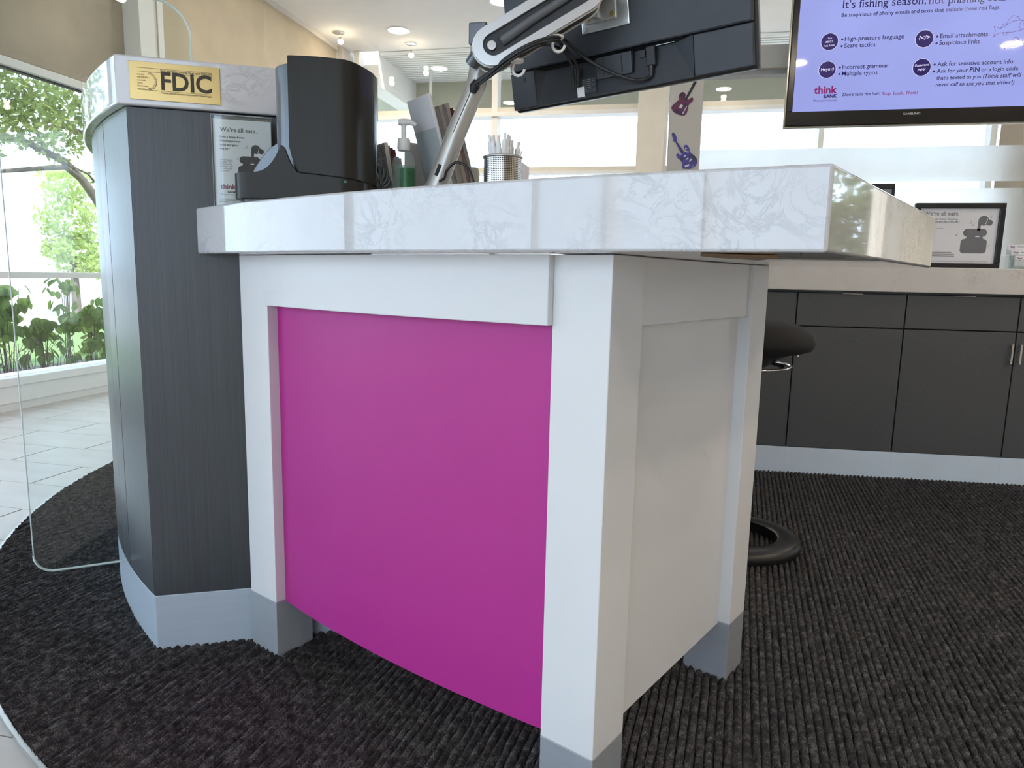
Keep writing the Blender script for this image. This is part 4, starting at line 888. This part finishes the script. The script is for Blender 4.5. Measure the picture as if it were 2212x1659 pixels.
# monitor arm
ma = thing('monitor_arm', 'silver bent post and clear covered arm holding the monitor', 'monitor arm', WORLD, (-.498, 1.427, ZT))
MB().lathe([(.055,ZT+.0006),(.055,ZT+.008),(.045,ZT+.012),(.03,ZT+.013)], (-.494,1.427), 32).build('base_plate', 'silver_paint', ma, smooth=40)
pp = [(-.498,1.427,ZT+.010),(-.478,1.431,1.104),(-.442,1.439,1.204),(-.412,1.4455,1.275),(-.402,1.4475,1.303),(-.397,1.449,1.330),(-.396,1.449,1.372)]
MB().tube(pp, [.023,.0220,.0205,.020,.0205,.0205,.0200], 20).build('post', 'silver_paint', ma, smooth=50)
MB().box(-.4155,-.3785,1.4305,1.4675,1.3725,1.414).build('top_joint', 'gunmetal_light', ma, bevel=.003)
MB().tube([(-.4045,1.4285,1.280),(-.400,1.4270,1.292),(-.396,1.4275,1.303)], [.006,.0105,.006], 18).build('cable_port', 'dark_gap', ma, smooth=70)
MB().tube([(-.4745,1.415,1.118),(-.4660,1.418,1.140)], [.006,.0065], 10).build('cable_port', 'dark_gap', ma)
MB().tube([(q[0]+.0012,q[1]-.0200,q[2]) for q in pp[2:5]], .0009, 5).build('seam', 'dark_gap', ma)
a0, a1 = Vector((-.3559,1.386,1.3545)), Vector((-.187,1.4228,1.4567))
ax = (a1-a0); AL = ax.length; ax.normalize(); ay = Vector((-math.sin(BETA), math.cos(BETA), 0)); ay = (ay-ax*ay.dot(ax)).normalized(); az = ax.cross(ay)
AM = Matrix(((ax.x,ay.x,az.x,a0.x),(ax.y,ay.y,az.y,a0.y),(ax.z,ay.z,az.z,a0.z),(0,0,0,1)))
def caps(r, x0, x1, n=10): return arcpts(x0, 0, r, 90, 270, n)+arcpts(x1, 0, r, -90, 90, n)
o1 = caps(.0365, 0, AL); i1 = caps(.0205, .004, AL-.004)
rg = MB(); N = len(o1)
rg.add([(x,0,z) for x,z in o1]+[(x,0,z) for x,z in i1]+[(x,.010,z) for x,z in i1]+[(x,.008,z) for x,z in o1],
       [(i,N+i,N+(i+1)%N,(i+1)%N) for i in range(N)]+[(N+i,2*N+i,2*N+(i+1)%N,N+(i+1)%N) for i in range(N)]+[(3*N+i,i,(i+1)%N,3*N+(i+1)%N) for i in range(N)])
rg.build('clear_cover', 'arm_silver', ma, smooth=40, xf=AM)
MB().slabxz(caps(.0385, 0, AL), .0085, .0115).build('cover_lip', 'clear_white', ma, bevel=.001, xf=AM)
MB().slabxz(caps(.0350, 0, AL), .0120, .050).build('arm_body', 'black_plastic', ma, smooth=40, xf=AM)
MB().slabxz(caps(.0205, .004, AL-.004), .0070, .0082).build('slot_floor', 'monitor_plastic', ma, xf=AM)
MB().tube([(.02,.004,-.002),(.09,.003,.003),(AL,.003,.006)], [.010,.009,.007], 12).build('spring', 'gunmetal_light', ma, smooth=50, xf=AM)
MB().tube([(.0,-.002,0),(.0,.006,0)], .0085, 16).build('pivot_screw', 'chrome', ma, smooth=40, xf=AM)
MB().slabxz(caps(.0375, 0, AL), .0500, .0530).build('rear_lip', 'clear_white', ma, xf=AM)
MB().tube([(-.020,.030,.004),(-.03,.036,.008),(-.047,.046,.002)], [.014,.014,.013], 12).build('knuckle', 'gunmetal_light', ma, smooth=50, xf=AM)
e0 = AM @ Vector((AL+.02,.03,0)); e1 = mon.matrix_world @ Vector((.228,-.060,.215))
MB().tube([tuple(e0), tuple((e0+e1)/2+Vector((0,0,.004))), tuple(e1)], [.022,.018,.016], 14).build('wrist_joint', 'gunmetal_light', ma, smooth=50)
# cable hooks
for k, (sx_, lab) in enumerate(((.036, 'lower'), (.125, 'upper'))):
    h0 = AM @ Vector((sx_, .022, -.0355)); 
    t = thing('cable_hook', lab+' translucent cable hook under the monitor arm', 'hook', WORLD, tuple(h0), 'cable hooks under the monitor arm')
    MB().lathe([(.003,h0.z-.004),(.0135,h0.z-.007),(.0125,h0.z-.011),(.004,h0.z-.013)], (h0.x,h0.y), 20).build('suction_disc', 'clear_white', t, smooth=50)
    pts = [(h0.x-.006+.0, h0.y, h0.z-.012)]+[(h0.x+.004-.012*math.cos(a), h0.y-.004, h0.z-.024-.013*math.sin(a)) for a in [0,.5,1,1.5,2,2.5,3.0]]
    MB().tube(pts, [.003]*8, 8).build('hook', 'clear_white', t, smooth=50)
# cables
def cable(pts, r, label, plug=None):
    P = [Vector(p) for p in pts]; out = []
    for i in range(len(P)-1):
        p0, p1, p2, p3 = P[max(i-1,0)], P[i], P[i+1], P[min(i+2,len(P)-1)]
        for k in range(6):
            t = k/6; out.append(.5*((2*p1)+(p2-p0)*t+(2*p0-5*p1+4*p2-p3)*t*t+(3*p1-p0-3*p2+p3)*t**3))
    out.append(P[-1])
    c = thing('cable', label, 'cable', WORLD, tuple(P[0]), 'black cables of the monitor')
    MB().tube([tuple(q) for q in out], r, 8).build('cord', 'black_plastic', c, smooth=60)
    if plug: plug(c)
main = [(-.4015,1.4225,1.2920),(-.3830,1.4110,1.2985),(-.3640,1.4000,1.3050),(-.3400,1.3880,1.3185),(-.3160,1.3790,1.3300),(-.2900,1.3790,1.3430),(-.2600,1.3880,1.3560),(-.2350,1.4050,1.3640)]
M2 = lambda u, v, d: tuple(mon.matrix_world @ Vector((u, -d, v)))
def plugA(c):
    b = [M2(.168,.062,.014), M2(.166,.046,.014)]; MB().tube(b, [.009,.0075], 8).build('plug', 'black_plastic', c, smooth=50)
def plugB(c):
    P0, P1 = Vector(M2(.3265,.040,.008)), Vector(M2(.3285,.074,.008))
    MB().box(-.0095,.0095,-.007,.007,0,.036).build('plug', 'monitor_dark', c, bevel=.002, xf=Matrix.Translation(P0) @ mon.matrix_world.to_3x3().to_4x4())
    MB().tube([M2(.3255,.020,.012), M2(.3262,.040,.010)], [.0045,.0062], 10).build('strain_relief', 'black_plastic', c, smooth=50)
cable(main+[M2(.155,.106,.055),M2(.168,.085,.040),M2(.172,.060,.026),M2(.169,.040,.022),M2(.166,.026,.020)], .0034, 'black power cable looping from the hook to the white tag', plugA)
cable([(x+.002,y+.003,z+.006) for x,y,z in main]+[M2(.165,.112,.058),M2(.205,.070,.045),M2(.255,.036,.036),M2(.300,.016,.026),M2(.3255,.020,.013)], .0034, 'black video cable sweeping under the monitor to its plug', plugB)
cable([(-.4015,1.4225,1.2880),(-.372,1.404,1.297),(-.345,1.389,1.308),(-.320,1.380,1.322),(-.292,1.382,1.338),(-.258,1.396,1.354),M2(.150,.10,.052),M2(.163,.070,.034),M2(.160,.045,.025),M2(.158,.022,.022)], .0026, 'thin black cable beside the power cable at the hook')
cable([(-.4872,1.4290,1.0900),(-.4700,1.4150,1.1060),(-.4546,1.4050,1.1130),(-.4441,1.3872,1.1243),(-.4234,1.3815,1.1392),(-.3983,1.3768,1.1284),(-.3846,1.3695,1.1027),(-.3809,1.3703,1.0720),(-.3700,1.3900,ZT+.004)], .0026, 'thin black cable arching over the countertop at the post foot')

# ------------------------------------------------------------------ planting outside
def leaf_cloud(centres, n, size, name, mat, parent, squash=.8):
    C = np.array([c[:3] for c in centres]); R = np.array([c[3] for c in centres]); wgt = R**2/np.sum(R**2)
    k = RNG.choice(len(C), n, p=wgt); d = RNG.normal(size=(n,3)); d /= np.linalg.norm(d,axis=1)[:,None]
    pos = C[k]+d*(R[k]*RNG.uniform(.25,1,n)**.6)[:,None]*np.array([1,1,squash])
    a = RNG.normal(size=(n,3)); a /= np.linalg.norm(a,axis=1)[:,None]; b = np.cross(a, RNG.normal(size=(n,3))); b /= np.linalg.norm(b,axis=1)[:,None]
    s_ = size*RNG.uniform(.6,1.25,n)[:,None]
    v = np.stack([pos-a*s_, pos+b*s_*.55-a*s_*.1, pos+a*s_, pos-b*s_*.55-a*s_*.1], 1).reshape(-1,3)
    f = (np.arange(n)[:,None]*4+np.array([0,1,2,3])[None]).tolist()
    mb = MB(); mb.v = [tuple(q) for q in v]; mb.f = [tuple(q) for q in f]
    return mb.build(name, mat, parent, kind='stuff')
tr1 = thing('garden_tree', 'leafy tree with grey branches filling the garden window', 'tree', WORLD, (-8.5, 10.6, -.1))
def limb(pts, r0, r1, nm='branch'):
    n = len(pts); MB().tube(pts, [r0+(r1-r0)*i/(n-1) for i in range(n)], 10).build(nm, 'bark', tr1, smooth=60)
limb([(-8.5,10.75,-.10),(-8.5,10.5,.6),(-8.5,10.14,1.07)], .16, .10, 'trunk')
limb([(-8.5,10.14,1.07),(-8.5,9.77,1.42),(-8.5,9.47,1.78),(-8.5,9.3,1.97),(-8.5,9.11,2.17),(-8.5,8.8,2.4),(-8.5,8.5,2.48),(-8.5,8.14,2.57),(-8.5,7.7,2.53)], .085, .035)
limb([(-8.5,9.11,2.17),(-8.4,8.69,2.31),(-8.4,8.23,2.22),(-8.4,7.6,2.09)], .045, .025); limb([(-8.5,10.14,1.2),(-8.6,9.98,2.58),(-8.6,9.56,2.69),(-8.6,9.27,2.87),(-8.6,8.95,2.92),(-8.6,8.63,2.84)], .07, .03)
limb([(-8.5,8.5,2.48),(-8.5,8.4,2.64),(-8.5,8.3,2.9)], .03, .015); limb([(-8.5,9.6,1.98),(-8.5,9.2,2.29),(-8.5,8.87,2.36)], .022, .012)
leaf_cloud([(-8.3,7.5,3.1,.75),(-8.6,8.2,3.3,.8),(-8.2,8.0,2.8,.55),(-8.5,8.8,3.2,.55),(-8.6,9.3,3.0,.45),(-8.3,7.3,2.5,.45),(-8.4,8.6,2.6,.35),(-8.6,6.6,3.0,1.0),(-8.8,5.4,2.8,1.1),(-8.4,9.6,2.3,.35)], 5200, .055, 'foliage', 'leaf', tr1)
tr2 = thing('garden_tree', 'pale sunlit tree farther off beyond the lawn', 'tree', WORLD, (-13, 13.5, -.1))
MB().tube([(-13,13.5,-.16),(-13,13.5,1.2)], [.10,.07], 10).build('trunk', 'bark', tr2, smooth=60)
leaf_cloud([(-13,13.5,1.9,.75),(-13,13.4,2.7,.55),(-13,13.7,1.2,.65),(-13,14.3,1.0,.5),(-12.8,12.9,1.3,.35)], 2600, .07, 'foliage', 'leaf_pale', tr2)
tr3 = thing('garden_tree', 'leafy tree outside the side window, mirrored in the countertop end', 'tree', WORLD, (8.4, 11.0, -.1))
MB().tube([(8.4,11.0,-.16),(8.4,11.0,1.8)], [.14,.10], 10).build('trunk', 'bark', tr3, smooth=60)
leaf_cloud([(7.6,11.8,2.2,1.1),(7.4,11.6,1.3,.8),(8.4,11.0,2.6,1.2),(8.9,10.4,1.9,.9),(8.2,11.5,1.8,.9),(8.4,10.8,1.2,.9),(9.4,9.6,1.4,.9)], 4200, .10, 'foliage', 'leaf', tr3)
# shrubs with individual big leaves
lf = MB(); prof_ = [(0,0),(.30,.16),(.42,.42),(.34,.68),(.14,.90),(0,1.02)]
lv = [(0,0,0)]; 
for x, y in prof_[1:-1]: lv += [(-x, y, .10*x), (0, y, -.03), (x, y, .10*x)]
lv.append((0, 1.02, -.08)); lfc = [(0,2,1),(0,3,2)]
for k in range(3): b_ = 1+3*k; lfc += [(b_,b_+1,b_+4,b_+3),(b_+1,b_+2,b_+5,b_+4)]
lfc += [(10,11,13),(11,12,13)]
leaf_me = bpy.data.meshes.new('leaf'); leaf_me.from_pydata(lv, [], lfc); leaf_me.materials.append(MATS['leaf_shrub'])
def shrub(x, y, h, wd, n, label, seed, size=.085, low=.25):
    r = random.Random(seed); t = thing('garden_shrub', label, 'shrub', WORLD, (x, y, -.07), 'shrubs under the garden window')
    for k in range(6):
        a = r.uniform(0, 2*PI); q = r.uniform(.2, 1)*wd*.6
        MB().tube([(x+.02*math.cos(a),y+.02*math.sin(a),-.07),(x+q*.5*math.cos(a),y+q*.5*math.sin(a),h*.45),(x+q*math.cos(a),y+q*math.sin(a),h*.95)], [.005,.004,.002], 6).build('stem', 'bark', t)
    for k in range(n):
        a = r.uniform(0, 2*PI); q = math.sqrt(r.random())*wd; zz = h*(low+(1-low)*r.random()**.7)
        o = bpy.data.objects.new('leaf', leaf_me); COL.objects.link(o); o.parent = t
        s_ = 1.25*size*r.uniform(.6, 1.2); o.scale = (s_, s_, s_); o.location = (q*math.cos(a), q*math.sin(a), zz+.07)
        o.rotation_euler = (r.uniform(-2.2, -.5), r.uniform(-.5, .5), a+r.uniform(-1, 1)-PI/2)
shrub(-5.25, 4.72, .78, .22, 100, 'broad leaved green shrub at the photo edge below the window bar', 1, low=.45)
shrub(-5.15, 4.98, .50, .14, 48, 'low green shrub between the two taller ones', 2, low=.35)
shrub(-5.35, 5.42, .84, .13, 22, 'sparse tall shrub sprig against the bright background', 3, .075, .7)
shrub(-5.20, 5.55, .60, .24, 130, 'dense green shrub beside the curved cabinet', 4, low=.05)
shrub(-5.25, 5.95, .66, .24, 110, 'dense green shrub half hidden by the curved cabinet', 5, low=.05)
shrub(-5.30, 4.35, .74, .22, 80, 'green shrub at the outer edge of the planting bed', 6, low=.4)
tw = thing('garden_shrub', 'bare brown twiggy shrub low in the garden window', 'shrub', WORLD, (-5.1, 4.8, -.07))
rt_ = random.Random(3)
for k in range(70):
    y = rt_.uniform(4.35, 5.12); x = rt_.uniform(-5.3, -4.9); l = rt_.uniform(.2, .42)
    MB().tube([(x,y,-.07),(x+rt_.uniform(-.05,.05),y+rt_.uniform(-.06,.06),-.07+l*.6),(x+rt_.uniform(-.1,.1),y+rt_.uniform(-.12,.12),-.07+l)], [.0035,.0025,.0015], 5).build('twig', 'bark', tw)
